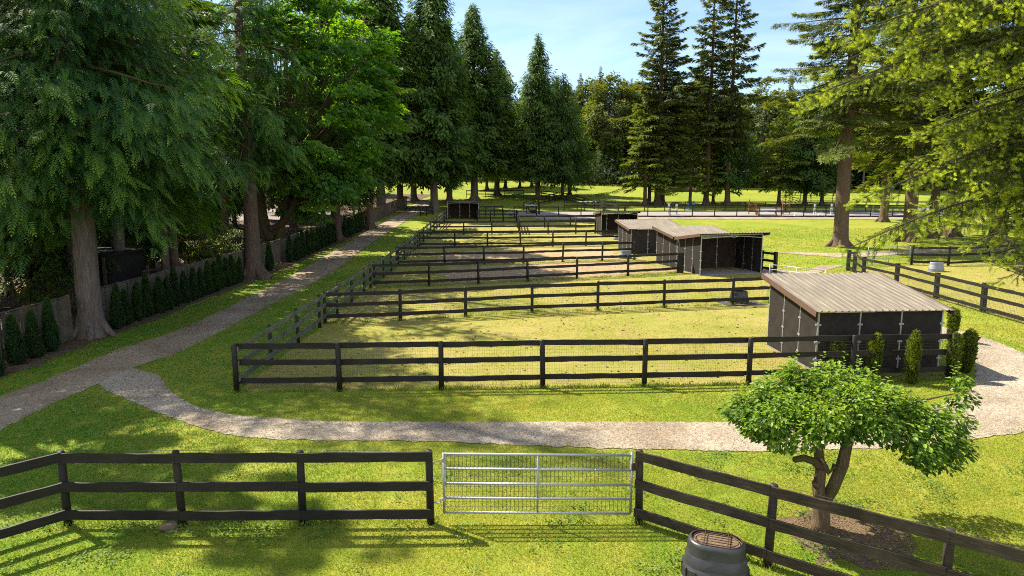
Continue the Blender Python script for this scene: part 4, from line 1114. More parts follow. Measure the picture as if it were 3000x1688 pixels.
for i, (x, y, me, s, sz, l) in enumerate((
    (24.7, 117, FI1, 1.0, 1.0, 'tallest left spire of the fir group, thick grey trunk'),
    (22.4, 116, FI3, 1.0, .95, 'bushy yellow green fir at the left foot of the spires'),
    (23.7, 119, FI3, .9, 1.1, 'dark thin trunked fir just left of the thick grey fir trunk'),
    (26.2, 120, FI2, .95, .78, 'lower fir just right of the thick grey fir trunk'),
    (30.3, 117, FI3, .8, .85, 'small yellow green fir in the middle of the group, bare lower trunk'),
    (33.0, 117, FI2, 1.05, 1.08, 'slender middle spire of the fir group'),
    (34.8, 119, FI4, .85, .9, 'short bushy fir between the two right spires'),
    (36.6, 117, FI2, 1.0, 1.14, 'slender right spire of the fir group with ragged top'),
    (37.6, 120, CE3, 1.0, 1.1, 'dark bushy conifer at the right foot of the right spire'),
    (45.4, 117, FI4, .98, 1.06, 'conical yellow green fir left of the round dark trees'),
    (49.8, 117, CE3, 1.02, .98, 'round dark tree with three trunk stems behind the corral'),
    (53.2, 118, CE3, .9, .95, 'round dark tree with single trunk left of the bare fir trunk'))):
    tree('fir_tree', l, 'tree', (x, y), me, i * 1.7, s, sz, gF)
for dx in (-.8, .75):
    pass
b = Buf()
gR = 'big firs on the right lawn'
tree('fir_tree', 'tall fir with long bare trunk on the lawn right of the shelters', 'tree', G(2110, 620), RF, 2.0, group=gR)
tree('fir_tree', 'fir with thick flared mossy trunk above the right paddock gate', 'tree', G(2283, 608), RF_B, .5, 1.0, group=gR)
tree('fir_tree', 'thinner fir trunk right of the mossy flared one', 'tree', S_(2729, 696, 0), RF_B, 1.5, .72, 1.0, gR)
tree('fir_tree', 'broad dark fir trunk with needle litter at its foot behind hanging branches', 'tree', S_(2783, 692, 0), RF_B, 2.9, 1.05, group=gR)
tree('fir_tree', 'wide pale barked fir trunk near the right edge behind the paddock fence', 'tree', S_(2920, 712, 0), RF_B, 4.2, 1.1, group=gR)
tree('fir_tree', 'fir farther back between the bare trunk and the flared mossy trunk', 'tree', (XU(2207, 88), 88), RF_B, 5.2, .85, group=gR)
# treeline
protos = [DE1, DE2, FI1, FI3, CE3, CE2]
nm = {0: ('deciduous_tree', 'airy light green broadleaf tree'), 1: ('deciduous_tree', 'pale grey green broadleaf tree'), 2: ('fir_tree', 'dark spire topped fir'), 3: ('fir_tree', 'yellow green fir'), 4: ('cedar_tree', 'dark rounded cedar'), 5: ('cedar_tree', 'dark pointed cedar')}
line = ((1395, 196, 5, .95), (1425, 190, 0, 1.0), (1452, 186, 2, .66), (1478, 183, 0, 1.05), (1500, 178, 2, .68), (1525, 172, 0, 1.05), (1552, 176, 1, 1.1), (1575, 182, 2, .62), (1598, 176, 0, 1.0),
        (1725, 166, 0, 1.0), (1745, 176, 2, .8), (1765, 164, 1, 1.0), (1895, 158, 1, 1.05), (1925, 160, 1, .98), (1958, 170, 2, .62), (1985, 158, 4, 1.1), (2015, 166, 2, .58), (2050, 156, 0, .95), (2085, 160, 4, 1.15), (2150, 150, 0, .9), (2180, 154, 4, 1.2), (2215, 150, 0, .95), (2260, 150, 0, .9))
ords = {}
for i, (u, y, k, s) in enumerate(line):
    where = 'between lone cedar and fir spires' if u < 1620 else ('glimpsed between the fir spires' if u < 1800 else 'behind the round trees and corral')
    key = (k, where); ords[key] = ords.get(key, 0) + 1
    tot = sum(1 for (u2, _, k2, _) in line if k2 == k and ('between lone cedar and fir spires' if u2 < 1620 else ('glimpsed between the fir spires' if u2 < 1800 else 'behind the round trees and corral')) == where)
    o_ = ('first', 'second', 'third', 'fourth', 'fifth', 'sixth')[ords[key] - 1]
    lab = f'{nm[k][1]} {where}' + (f', {o_} from the left' if tot > 1 else '')
    tree(nm[k][0], lab, 'tree', (XU(u, y), y), protos[k], i * 1.9, s, s * (1.0 if k != 2 else 1.0), 'trees of the far treeline')
sp2 = []
for x in np.arange(-60, 190, 6.5):
    for q, y in enumerate((176, 190, 206, 224)):
        yy = y + rr.uniform(-5, 5) - max(0, x - 10) * .20 + (14 if x < 12 else 0)
        if x > 150 and q < 1: continue
        sp2.append((x + rr.uniform(-3, 3), yy, rr.uniform(.62, .85) if x > 12 else rr.uniform(.8, 1.05)))
o = forest_mass('distant_woods', sp2, [DE1, DE2, FI3, CE3, CE2], 9); o['label'] = 'mixed far woods closing the meadow'
# dark undergrowth along the foot of the woods
b = Buf(); n = 40000
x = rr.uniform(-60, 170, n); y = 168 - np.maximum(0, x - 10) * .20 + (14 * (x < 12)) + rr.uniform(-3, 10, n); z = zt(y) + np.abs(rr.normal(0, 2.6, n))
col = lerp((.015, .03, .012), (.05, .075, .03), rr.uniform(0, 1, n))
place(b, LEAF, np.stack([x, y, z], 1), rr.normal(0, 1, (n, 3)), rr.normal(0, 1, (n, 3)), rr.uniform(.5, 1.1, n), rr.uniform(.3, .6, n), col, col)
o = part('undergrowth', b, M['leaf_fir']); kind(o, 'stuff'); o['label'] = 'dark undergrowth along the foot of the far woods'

# ------------------------------------------------------------------ the near fir reaching in from the right
r = np.random.default_rng(71)
NFX, NFY = 13.6, 15.6
tips = [(1998, 262), (2072, 178), (2084, 108), (2140, 30), (2060, 240), (2170, 85), (2260, 55), (2290, 180), (2330, 100),
        (2165, 500), (2140, 622), (2300, 340), (2285, 410), (2380, 250), (2390, 390), (2430, 150), (2450, 320),
        (2410, 60), (2480, 470), (2440, 610), (2500, 240), (2520, 400), (2545, 90), (2535, 560), (2560, 690), (2340, 10), (2480, 15), (2500, 640), (2330, 440), (2430, 480), (2400, 540), (2320, 520), (2360, 420), (2480, 560), (2540, 470), (2350, 300), (2560, 300), (2590, 480), (2600, 200),
        (2460, 410), (2380, 350), (2300, 250), (2360, 180), (2270, 130), (2480, 330), (2520, 180)]
LV = [[] for _ in range(6)]; bw = Buf()
br_list = []
for u, v in tips:
    y = r.uniform(13.6, 17.2); tp_ = P(u, v, y); L0 = np.linalg.norm(tp_[:2] - np.array([NFX, NFY])); br_list.append((tp_, tp_[2] + .16 * L0 + r.uniform(.2, .9), 1.0))
for k in range(60):
    z = r.uniform(5.5, 26); L0 = 5.5 * (1 - (z - 4) / 26) + .6; a = r.uniform(-2.2, 2.2); br_list.append((np.array([NFX + L0 * math.cos(a), NFY + L0 * math.sin(a), z - .14 * L0]), z + .3, .5))
for tp_, zr, dens in br_list:
    p0 = np.array([NFX, NFY, zr]); L = np.linalg.norm(tp_ - p0)
    ss = np.linspace(0, 1, 9); sag = np.sin(ss * math.pi) * .06 * L
    bp = p0 + np.outer(ss, tp_ - p0) + np.stack([0 * ss, 0 * ss, sag], 1) + np.cumsum(r.normal(0, .03, (9, 3)), 0) * (1 - ss[:, None])
    tube(bw, bp, np.linspace(.055, .010, 9), 5, cap=False)
    o = (tp_ - p0) * np.array([1, 1, 0]); o /= np.linalg.norm(o); lat = np.array([-o[1], o[0], 0])
    nbr = int(L * 8 * dens)
    for j in range(nbr):
        s = .22 + .78 * (j + r.uniform(0, 1)) / nbr; c = np.array([np.interp(s, ss, bp[:, q]) for q in range(3)])
        sg = 1 if j % 2 else -1; hangp = r.uniform(0, 1) < .38
        l = (.35 + .85 * (1 - s) ** .6) * r.uniform(.6, 1.2) * (1 if not hangp else .8)
        d = lat * sg * r.uniform(.5, 1) + o * r.uniform(.3, .9) + np.array([0, 0, -.35 if not hangp else -1.6]); d /= np.linalg.norm(d)
        n = max(2, int(l / .095)); q = (np.arange(n) + .5) / n
        pts = c + np.outer(q * l, d) - np.outer(q ** 2 * l * .22, [0, 0, 1])
        if l > .4: tube(bw, [c, c + d * l * .5 - np.array([0, 0, l * .05]), c + d * l * .95 - np.array([0, 0, l * .2])], [.009, .006, .003], 3, cap=False)
        LV[0].append(pts); LV[1].append(np.tile(d, (n, 1)) + r.normal(0, .55, (n, 3)) + np.array([0, 0, -.1])); LV[2].append(r.normal(0, 1, (n, 3)))
        LV[3].append(r.uniform(.13, .21, n)); k = np.clip(r.normal(.3, .22, n) + .25 * s, 0, 1); LV[4].append(k)
        tipb = np.clip((q > .62) * r.uniform(.25, 1.0, n) * (.35 + .65 * s) + r.normal(0, .1, n), 0, 1) * (0.25 if hangp else 1.0); LV[5].append(tipb)
        if not hangp and r.uniform() < .8:
            m_ = 7; e = pts[-1]; LV[0].append(e + r.normal(0, .075, (m_, 3)) - d * r.uniform(0, .16, (m_, 1))); LV[1].append(np.tile(d * .8 + o * .4, (m_, 1)) + r.normal(0, .45, (m_, 3)) + np.array([0, 0, .15])); LV[2].append(r.normal(0, 1, (m_, 3)))
            LV[3].append(r.uniform(.10, .17, m_)); LV[4].append(np.full(m_, .7)); LV[5].append(r.uniform(.6, 1.0, m_))
p, d, nn, l, k, kt = [np.concatenate(x) for x in LV]
b = Buf(); ca = lerp((.014, .034, .012), (.05, .085, .022), k); cb = lerp(lerp((.025, .055, .014), (.08, .125, .026), k), (.50, .60, .05), kt); ca = lerp(ca, (.38, .48, .035), kt * .75)
ti = r.integers(0, 4, len(p))
for j in range(4): m = ti == j; place(b, TWIGS[j], p[m], d[m], nn[m], l[m], l[m], ca[m], cb[m])
t = thing('fir_tree', 'near fir with bright yellow green tips hanging into the upper right corner', 'tree', (NFX, NFY, 0.0), 0, 'big firs on the right lawn')
tbf = trunk_buf(r, 28, .5); V, Fc, C = tbf.data(); tb2 = Buf(); tb2.add(V + np.array([NFX, NFY, 0]), Fc, C)
tk = part('trunk', tb2, M['bark_fir'], t, True); part('limbs', bw, M['bark_moss'], tk); part('crown', b, M['leaf_maple'] if False else M['leaf_fir'], t)

# ------------------------------------------------------------------ apple tree
r = np.random.default_rng(81)
ax_, ay_ = G(2064, 1328)
def AP(u, v, dy=0.0): return P(u, v, ay_ + dy)
t = thing('apple_tree', 'small spreading apple tree with glossy leaves beside the brown fence', 'tree', (ax_, ay_, 0))
b = Buf()
base = np.array([ax_, ay_, 0])
tube(b, [base + (0, 0, -.1), base + (0, 0, .1), AP(2064, 1280), AP(2066, 1250)], [.20, .165, .15, .15], 14, lump=.05)
tube(b, [AP(2064, 1262), AP(2058, 1225), AP(2064, 1185), AP(2058, 1130, .1), AP(2040, 1070, .2), AP(2010, 1010, .3)], [.13, .105, .095, .085, .06, .03], 10, lump=.07)
tube(b, [AP(2072, 1262), AP(2096, 1225, -.05), AP(2118, 1170, -.1), AP(2130, 1115, -.1), AP(2165, 1060, -.2), AP(2230, 1010, -.3)], [.12, .115, .105, .095, .06, .03], 10, lump=.07)
part('trunk', b, M['bark_apple'], t, True)
b = Buf()
tube(b, [AP(2066, 1178), AP(2045, 1160, -.1), AP(2020, 1152, -.2), AP(1998, 1156, -.3)], [.075, .065, .058, .055], 9, lump=.08)
tube(b, [AP(2060, 1190), AP(2050, 1225, -.1), AP(2046, 1212, -.15)], [.05, .05, .04], 8)
tube(b, [AP(2062, 1150), AP(2085, 1190, -.05), AP(2100, 1170, -.1)], [.05, .05, .05], 8)
for u, v, dy in ((1880, 1020, .2), (1960, 950, .5), (2050, 930, .6), (2150, 950, .4), (2250, 990, .2), (2340, 1030, 0), (2390, 1090, -.3), (2330, 1130, -.6), (2400, 990, .3), (2000, 1060, -.6), (2130, 1040, -.7), (2230, 1080, -.7), (1930, 1080, -.5)):
    a0 = AP(2045, 1080, .1) if u < 2080 else AP(2165, 1060, -.2); c = AP(u, v, dy); m = (a0 + c) / 2 + np.array([0, 0, .08])
    tube(b, [a0, m, c], [.04, .025, .01], 6, lump=.06, cap=False)
part('limb', b, M['bark_apple'], t, True)
clumps = [(1862, 1032, .1, .36), (1905, 1010, .3, .40), (1955, 985, .5, .44), (1930, 1060, -.3, .42), (2000, 1030, -.2, .46), (2010, 955, .6, .38), (2065, 985, .4, .48), (2085, 945, .7, .36), (2070, 1060, -.6, .44), (2140, 1020, -.3, .5),
          (2150, 965, .5, .42), (2200, 1010, 0, .46), (2195, 1075, -.6, .38), (2255, 1015, .2, .42), (2260, 1085, -.4, .44), (2320, 1050, -.1, .42), (2350, 1100, -.4, .44), (2310, 1130, -.7, .36), (2395, 1060, .1, .36), (2400, 1120, -.3, .36), (2375, 1160, -.6, .26), (2420, 1000, .3, .27),
          (2415, 958, .4, .18), (1965, 1105, -.5, .30), (2025, 1100, -.6, .32), (2120, 1085, -.7, .30), (1990, 935, .6, .2), (2330, 1165, -.8, .2), (1900, 1075, -.2, .28), (2170, 1050, .9, .5), (2000, 1010, 1.0, .45), (2280, 1040, .9, .45)]
A = [[] for _ in range(5)]
cen = AP(2130, 1090)
for u, v, dy, s in clumps:
    c = AP(u, v, dy); n = int(3100 * s * s * r.uniform(.7, 1.2))
    w = r.normal(0, 1, (n, 3)); w = w / np.linalg.norm(w, axis=1, keepdims=True) * (r.uniform(0, 1, (n, 1)) ** .33)
    p = c + w * np.array([s, s, s * .72])
    o = nrm(c - cen)
    d = w * np.array([1, 1, .3]) + o * .5 + np.stack([r.normal(0, .3, n), r.normal(0, .3, n), -r.uniform(.05, .9, n)], 1)
    nn = np.stack([r.normal(0, .5, n), r.normal(0, .5, n), np.ones(n)], 1) + w * .6
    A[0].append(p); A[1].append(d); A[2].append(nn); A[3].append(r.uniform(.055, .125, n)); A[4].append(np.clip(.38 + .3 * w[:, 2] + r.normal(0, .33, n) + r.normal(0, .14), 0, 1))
    # upright shoots with small leaves at the top of the clump
    for q in range(int(6 * s) + 1):
        e = c + np.array([r.uniform(-s, s) * .7, r.uniform(-s, s) * .7, s * .6]); hh = r.uniform(.1, .28); m_ = 7; zq = np.linspace(0, 1, m_)
        A[0].append(e + np.outer(zq * hh, [r.normal(0, .15), r.normal(0, .15), 1])); an = r.uniform(0, 6.3) + np.arange(m_) * 2.4
        A[1].append(np.stack([np.cos(an), np.sin(an), np.full(m_, .25)], 1)); A[2].append(np.tile([0, 0, 1.], (m_, 1))); A[3].append(r.uniform(.06, .095, m_)); A[4].append(r.uniform(.6, 1, m_))
p, d, nn, l, k = [np.concatenate(x) for x in A]
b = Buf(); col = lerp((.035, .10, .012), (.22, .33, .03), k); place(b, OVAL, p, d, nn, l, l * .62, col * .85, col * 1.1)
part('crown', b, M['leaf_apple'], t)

# ------------------------------------------------------------------ narrow shrubs
def column_mesh(seed, H, rad, n, L, W, cD, cL, lobes, cone, upd):
    r = np.random.default_rng(seed); b = Buf()
    lob = [(r.uniform(-.45, .45) * rad, r.uniform(-.45, .45) * rad, H * r.uniform(.82, 1.05), r.uniform(.5, .75)) for _ in range(lobes)] if lobes > 1 else [(0, 0, H, 1.0)]
    for lx, ly, lh, lr in lob:
        m = n // len(lob); q = r.uniform(0, 1, m) ** .9; a = r.uniform(0, 6.283, m)
        if cone: pr = rad * lr * np.clip(1.12 * (1 - q) ** .62 * np.minimum(1, .55 + 3 * q), .0, 1)
        else: pr = rad * lr * np.clip(np.minimum(1, (1 - q) * 5 + .18) * (.72 + .35 * q), .05, 1)
        pr = pr * (1 + .16 * np.sin(a * 3 + q * 9 + seed) + r.normal(0, .08, m)) * r.uniform(.72, 1.04, m)
        p = np.stack([lx * np.minimum(1, q * 2.5) + np.cos(a) * pr, ly * np.minimum(1, q * 2.5) + np.sin(a) * pr, q * lh * .97 + .02], 1)
        d = np.stack([np.cos(a) * (1 - upd), np.sin(a) * (1 - upd), np.full(m, upd)], 1) + r.normal(0, .28, (m, 3))
        nn = np.stack([np.cos(a), np.sin(a), np.full(m, .2)], 1) + r.normal(0, .45, (m, 3))
        k = np.clip(r.normal(.35, .22, m) + .3 * q ** 2, 0, 1); col = lerp(cD, cL, k); l = r.uniform(.7, 1.3, m) * L
        place(b, LEAF, p, d, nn, l, l * W / L, col * .8, col * 1.25)
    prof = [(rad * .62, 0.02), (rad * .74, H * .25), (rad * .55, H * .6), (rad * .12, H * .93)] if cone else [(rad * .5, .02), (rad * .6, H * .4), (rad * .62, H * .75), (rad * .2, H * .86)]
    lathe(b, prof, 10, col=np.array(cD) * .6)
    return mk('foliage', b, M['leaf_cedar'])
AR = [column_mesh(90 + i, 2.0, .27, 5200, .105, .045, (.014, .036, .013), (.05, .105, .026), 1, True, .72) for i in range(3)]
YW = [column_mesh(95 + i, 1.4, .22, 4200, .085, .035, (.035, .06, .012), (.18, .22, .03), 4, False, .62) for i in range(4)]
STEM = Buf(); tube(STEM, [(0, 0, -.05), (0, 0, .25)], [.04, .03], 6); STEM = mk('stem', STEM, M['bark_moss'])
def shrub(name, label, cat, pos, me, s, sz, group, rot):
    t = thing(name, label, cat, (pos[0], pos[1], float(zt(pos[1]))), rot, group)
    part_mesh('stem', STEM, t, sc=(1, 1, 1)); part_mesh('foliage', me, t, sc=(s, s, sz)); return t
gA = 'row of narrow arborvitae along the plank fence'
ORD = 'first second third fourth fifth sixth seventh eighth ninth tenth eleventh twelfth thirteenth fourteenth fifteenth sixteenth seventeenth eighteenth nineteenth twentieth'.split()
ai = 0
def row(spots, text, xs=None):
    global ai
    for k, (x, y, sz) in enumerate(spots):
        lab = text % ORD[k]
        shrub('arborvitae_shrub', lab, 'shrub', (x, y), AR[ai % 3], rng.uniform(.9, 1.08), sz * rng.uniform(.82, 1.10), gA, rng.uniform(0, 6)).rotation_euler.x = rng.normal(0, .03); ai += 1
p4 = [G(-14, 950), G(45, 916), G(90, 900), G(131, 884)]
row([(p4[3][0], p4[3][1], 1.10), (p4[2][0], p4[2][1], .98), (p4[1][0], p4[1][1], 1.0), (p4[0][0], p4[0][1], .95)], '%s narrow dark arborvitae to the left of the thick cedar trunk')
ys = np.linspace(29.3, 43.0, 16)
row([(-17.35 + rng.normal(0, .07), y, .96) for y in ys], '%s narrow arborvitae to the right of the thick cedar trunk')
row([(-17.3, 48.4, .95)], '%s narrow arborvitae between the brown fir trunk and the mossy maple')
ys = np.linspace(52.9, 66.0, 13)
row([(-17.2 + rng.normal(0, .07), y, 1.0) for y in ys], '%s narrow arborvitae past the mossy maple trunk')
ys = np.linspace(69.5, 78.0, 9)
row([(-17.1 + rng.normal(0, .07), y, 1.05) for y in ys], '%s narrow arborvitae past the pale grey trunk')
gY = 'columnar yews by the near shelter'
for i, (u, v, s, sz, lab) in enumerate(((2449, 1098, .95, .92, 'columnar yew before the near shelter wall, leftmost, partly behind the apple tree'), (2559, 1112, 1.0, 1.0, 'forked columnar yew before the near shelter wall, left of the middle post strip'),
                                        (2669, 1124, 1.0, 1.12, 'tallest columnar yew before the right part of the near shelter wall'), (2787, 1110, 1.05, 1.12, 'columnar yew at the right corner of the near shelter'),
                                        (2829, 1092, 1.05, 1.1, 'loose columnar yew by the gravel, outermost right of the near shelter'), (2788, 1000, .9, .9, 'small yew behind the right side wall of the near shelter'))):
    shrub('yew_shrub', lab, 'shrub', S_(u, v, 0), YW[i % 4], s * 1.1, sz * 1.06, gY, i * 1.1)
# saplings and ferns in the wood
gS = 'saplings behind the plank fence'
for i, (u, y, me, s, l) in enumerate(((480, 45.0, SH1, 1.0, 'light green sapling behind the plank fence right of the twin trunks'), (505, 47.5, SH1, 1.1, 'taller light green sapling under the cedar fronds'), (545, 46.0, SH1, .8, 'low fern like bush left of the dark stump'),
                                      (607, 52.0, SH1, .9, 'yellow green bush touching the brown fir trunk'), (800, 70.0, SH1, 1.0, 'green sapling behind the fence right of the mossy maple'), (925, 80.0, SH2, 1.15, 'bush with reddish new leaves above the far shrub row'), (895, 77.0, SH2, 1.0, 'small yellowish bush above the far shrub row'),
                                      (330, 43.0, SH1, 1.0, 'dark bush before the stall shed'), (160, 32.5, SH1, .6, 'low bush growing in front of the metal drum'), (70, 33, SH1, 1.0, 'bush under the dark cedar at the left edge'))):
    tree('sapling', l, 'bush', at_u(u, y), me, i * 1.1, s, group=gS)

# ------------------------------------------------------------------ grass, clover, droppings
def inside(pts, poly):
    x, y = pts[:, 0], pts[:, 1]; r_ = np.zeros(len(x), bool); n = len(poly); j = n - 1
    for i in range(n):
        xi, yi = poly[i]; xj, yj = poly[j]
        c = ((yi > y) != (yj > y)) & (x < (xj - xi) * (y - yi) / (yj - yi + 1e-12) + xi); r_ ^= c; j = i
    return r_
def vnoise(x, y, s, seed):
    r = np.random.default_rng(seed); v = 0
    for k in range(5):
        a = r.uniform(0, 6.28); f = s * r.uniform(.6, 1.6) * (1.6 ** k); v = v + np.sin(f * (x * math.cos(a) + y * math.sin(a)) + r.uniform(0, 6.28) + 1.3 * np.sin(f * .7 * (x * math.sin(a) - y * math.cos(a)) + r.uniform(0, 6))) / (1.35 ** k)
    return v / 2.6
def in_view(pts, mrg=.06): return np.abs(pts[:, 0]) < pts[:, 1] * (.76 + mrg) + .8
r = np.random.default_rng(101)
PADDOCK = [tuple(p) for p in (PF[0], PF[-1], (14.5, 26), (13.4, 36), (18, 46), (16, 60), (13.3, 75), (12, 91), (-8.75, 91.5))]
sheet('paddock_ground', PADDOCK, .008, M['paddock'], 1.0, .12, 2.0)
ins = lambda p, q, dx, dy: (p[0] + (q[0] - p[0]) * dx, p[1] + (q[1] - p[1]) * dx + dy)
sheet('worn_paddock_ground', [ins(C3[0], C3[-1], .22, .8), ins(C3[0], C3[-1], .6, .5), ins(C3[0], C3[-1], 1.05, .7), ins(C4[0], C4[-1], .95, -.8), ins(C4[0], C4[-1], .5, -.5), ins(C4[0], C4[-1], .2, -1.5)], .014, M['dry_dirt'], .5, .22, 1.5)
sheet('worn_paddock_patch', [ins(C4[0], C4[-1], .1, .8), ins(C4[0], C4[-1], .98, .6), ins(C5[0], C5[-1], .9, -1.2), ins(C5[0], C5[-1], .5, -2.5), ins(C5[0], C5[-1], .15, -3.5)], .014, M['dry_dirt'], .5, .3, 1.5)
RPAD = [tuple(p) for p in (RGp[0], RGp[2], RGp[3], RGp[4], RGp[5], RGp[6], RB[3], RB[0])]
sheet('right_paddock_ground', RPAD, .008, M['paddock'], 1.0, .1, 2.0)
bare = [(5.3, 10.6), (6.8, 10.7), (7.2, 11.7), (6.5, 12.5), (5.5, 12.6), (5.1, 11.6)]
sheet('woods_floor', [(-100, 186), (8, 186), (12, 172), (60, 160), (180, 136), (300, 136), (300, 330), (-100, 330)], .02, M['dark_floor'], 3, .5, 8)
sheet('bare_earth', bare, .008, M['forest_floor'], .3, .16, .5)
hedge_bed = [(-18.0, 15), (-16.75, 15), (-16.7, 30), (-16.6, 45), (-16.55, 66), (-16.4, 82), (-18.0, 82)]
sheet('hedge_bed', hedge_bed, .009, M['forest_floor'], .4, .12, 1.5)
b = Buf()
for y0, y1, dens, hh, wd in ((3.5, 8.0, 800, .034, .014), (8.0, 14, 2000, .030, .011), (14, 20, 1000, .034, .016), (20, 30, 400, .038, .024), (30, 48, 130, .045, .036), (48, 80, 30, .055, .06)):
    x1 = (.82 if y0 > 12 else 1.25) * y1 + 1; n = int(dens * 2 * x1 * (y1 - y0)); pts = np.stack([r.uniform(-x1, x1, n), r.uniform(y0, y1, n)], 1)
    pts = pts[in_view(pts, .06 if y0 > 12 else .45)]; pts = pts[pts[:, 0] > -18.0]
    e = r.normal(0, .17, pts.shape)
    keep = ~(inside(pts + e, track_w) | inside(pts + e, cross_w)); pts = pts[keep]
    pad = inside(pts, PADDOCK) | inside(pts, RPAD); patch = vnoise(pts[:, 0], pts[:, 1], .55, 3); p2 = vnoise(pts[:, 0], pts[:, 1], 1.8, 4)
    ke = np.where(pad, (patch * .5 + p2 * .5 + r.normal(0, .3, len(pts)) > .05), (p2 + .6 + r.normal(0, .3, len(pts)) > -.1)) & ~(inside(pts + r.normal(0, .2, pts.shape), bare) & (r.uniform(0, 1, len(pts)) < .74)) & ~(inside(pts, hedge_bed) & (r.uniform(0, 1, len(pts)) < .9))
    pts = pts[ke]; pad = pad[ke]; patch = patch[ke]; n = len(pts)
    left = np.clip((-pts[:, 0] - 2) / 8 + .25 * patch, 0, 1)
    h = hh * r.uniform(.5, 1.5, n) * np.where(pad, .75, 1.0)
    a = r.uniform(0, 6.283, n); lean = r.uniform(.2, 1.9, n)
    d = np.stack([np.cos(a) * lean, np.sin(a) * lean, np.ones(n)], 1); nn = np.stack([-np.sin(a), np.cos(a), np.zeros(n)], 1) + r.normal(0, .4, (n, 3))
    k = np.clip(.5 + .48 * patch + .15 * vnoise(pts[:, 0], pts[:, 1], 3.5, 5) + r.normal(0, .17, n), 0, 1)
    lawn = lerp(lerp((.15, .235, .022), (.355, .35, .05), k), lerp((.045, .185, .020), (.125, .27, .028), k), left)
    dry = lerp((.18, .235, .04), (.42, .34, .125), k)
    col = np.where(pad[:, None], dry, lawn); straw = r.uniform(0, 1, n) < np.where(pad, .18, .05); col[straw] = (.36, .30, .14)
    zz = np.zeros(n) + zt(pts[:, 1])
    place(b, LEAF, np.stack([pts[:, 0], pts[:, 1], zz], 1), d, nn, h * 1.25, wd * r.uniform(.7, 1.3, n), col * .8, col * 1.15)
# taller unmown tufts under the fence lines
def tuft_line(pts_, dens, h0):
    for a_, c_ in zip(pts_[:-1], pts_[1:]):
        L_ = float(np.linalg.norm(np.array(c_) - np.array(a_))); n = int(L_ * dens); q = r.uniform(0, 1, n); v_ = vnoise(q * L_ * 2 + a_[0] * 3, q * 0 + a_[1], 1.5, 6)
        q = q[v_ + r.normal(0, .4, n) > 0]; n = len(q)
        p = np.array(a_) + np.outer(q, np.array(c_) - np.array(a_)) + r.normal(0, .07, (n, 2)); a2 = r.uniform(0, 6.28, n); le = r.uniform(.1, .8, n); k = r.uniform(0, 1, n)
        col = lerp((.07, .17, .02), (.25, .30, .05), k)
        place(b, LEAF, np.stack([p[:, 0], p[:, 1], zt(p[:, 1])], 1), np.stack([np.cos(a2) * le, np.sin(a2) * le, np.ones(n)], 1), np.stack([-np.sin(a2), np.cos(a2), 0 * a2], 1), h0 * r.uniform(.4, 1.5, n), r.uniform(.010, .02, n), col * .8, col * 1.1)
    for p_ in pts_:
        n = 60; p = np.array(p_) + r.normal(0, .1, (n, 2)); a2 = r.uniform(0, 6.28, n); le = r.uniform(.1, .8, n); col = lerp((.07, .17, .02), (.25, .30, .05), r.uniform(0, 1, n))
        place(b, LEAF, np.stack([p[:, 0], p[:, 1], zt(p[:, 1])], 1), np.stack([np.cos(a2) * le, np.sin(a2) * le, np.ones(n)], 1), np.stack([-np.sin(a2), np.cos(a2), 0 * a2], 1), h0 * 1.4 * r.uniform(.4, 1.5, n), r.uniform(.010, .02, n), col * .8, col * 1.1)
tuft_line(NL, 260, .09); tuft_line([r0, r1, r2, r3], 260, .09); tuft_line(PF, 300, .11); tuft_line(C2, 220, .13); tuft_line(C3, 160, .14); tuft_line(RGp, 160, .12); tuft_line(C4, 90, .14)
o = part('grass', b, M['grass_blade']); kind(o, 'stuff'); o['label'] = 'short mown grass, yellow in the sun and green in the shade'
# clover and low weeds in the near lawn
b = Buf(); n = 60000
pts = np.stack([r.uniform(-12, 12, n), r.uniform(8.2, 15.5, n)], 1); pts = pts[in_view(pts)]; pts = pts[~(inside(pts, track_w) | inside(pts, cross_w))]
v = vnoise(pts[:, 0], pts[:, 1], 1.5, 8) + .7 * vnoise(pts[:, 0], pts[:, 1], 4.0, 9)
nearf = np.exp(-((pts[:, 1] - 11.85) / .32) ** 2) * (pts[:, 0] < -3) * 1.0
pts = pts[v + nearf + r.normal(0, .2, len(pts)) > .62]; n = len(pts)
a = r.uniform(0, 6.28, n); d = np.stack([np.cos(a), np.sin(a), r.uniform(-.1, .5, n)], 1); nn = np.stack([r.normal(0, .35, n), r.normal(0, .35, n), np.ones(n)], 1)
col = lerp((.055, .13, .018), (.15, .22, .035), r.uniform(0, 1, n)); l = r.uniform(.03, .065, n)
place(b, OVAL, np.stack([pts[:, 0], pts[:, 1], r.uniform(.03, .075, n)], 1), d, nn, l, l * .85, col, col)
o = part('clover', b, M['grass_blade']); kind(o, 'stuff'); o['label'] = 'clover and low weeds in the near lawn'
# small dark clods, cones and pebbles scattered in the paddocks
b = Buf(); n = 900
pts = np.stack([r.uniform(-8.2, 14, n), 21.2 + 40 * r.uniform(0, 1, n) ** 1.5], 1); pts = pts[inside(pts, PADDOCK)]
for p in pts:
    s = r.uniform(.02, .05); box(b, (p[0], p[1], zt(p[1]) + s * .4), (s * 1.6, s * 1.3, s), r.uniform(0, 3))
o = part('clods', b, M['rust']); kind(o, 'stuff'); o['label'] = 'small dark clods and cones lying in the paddocks'
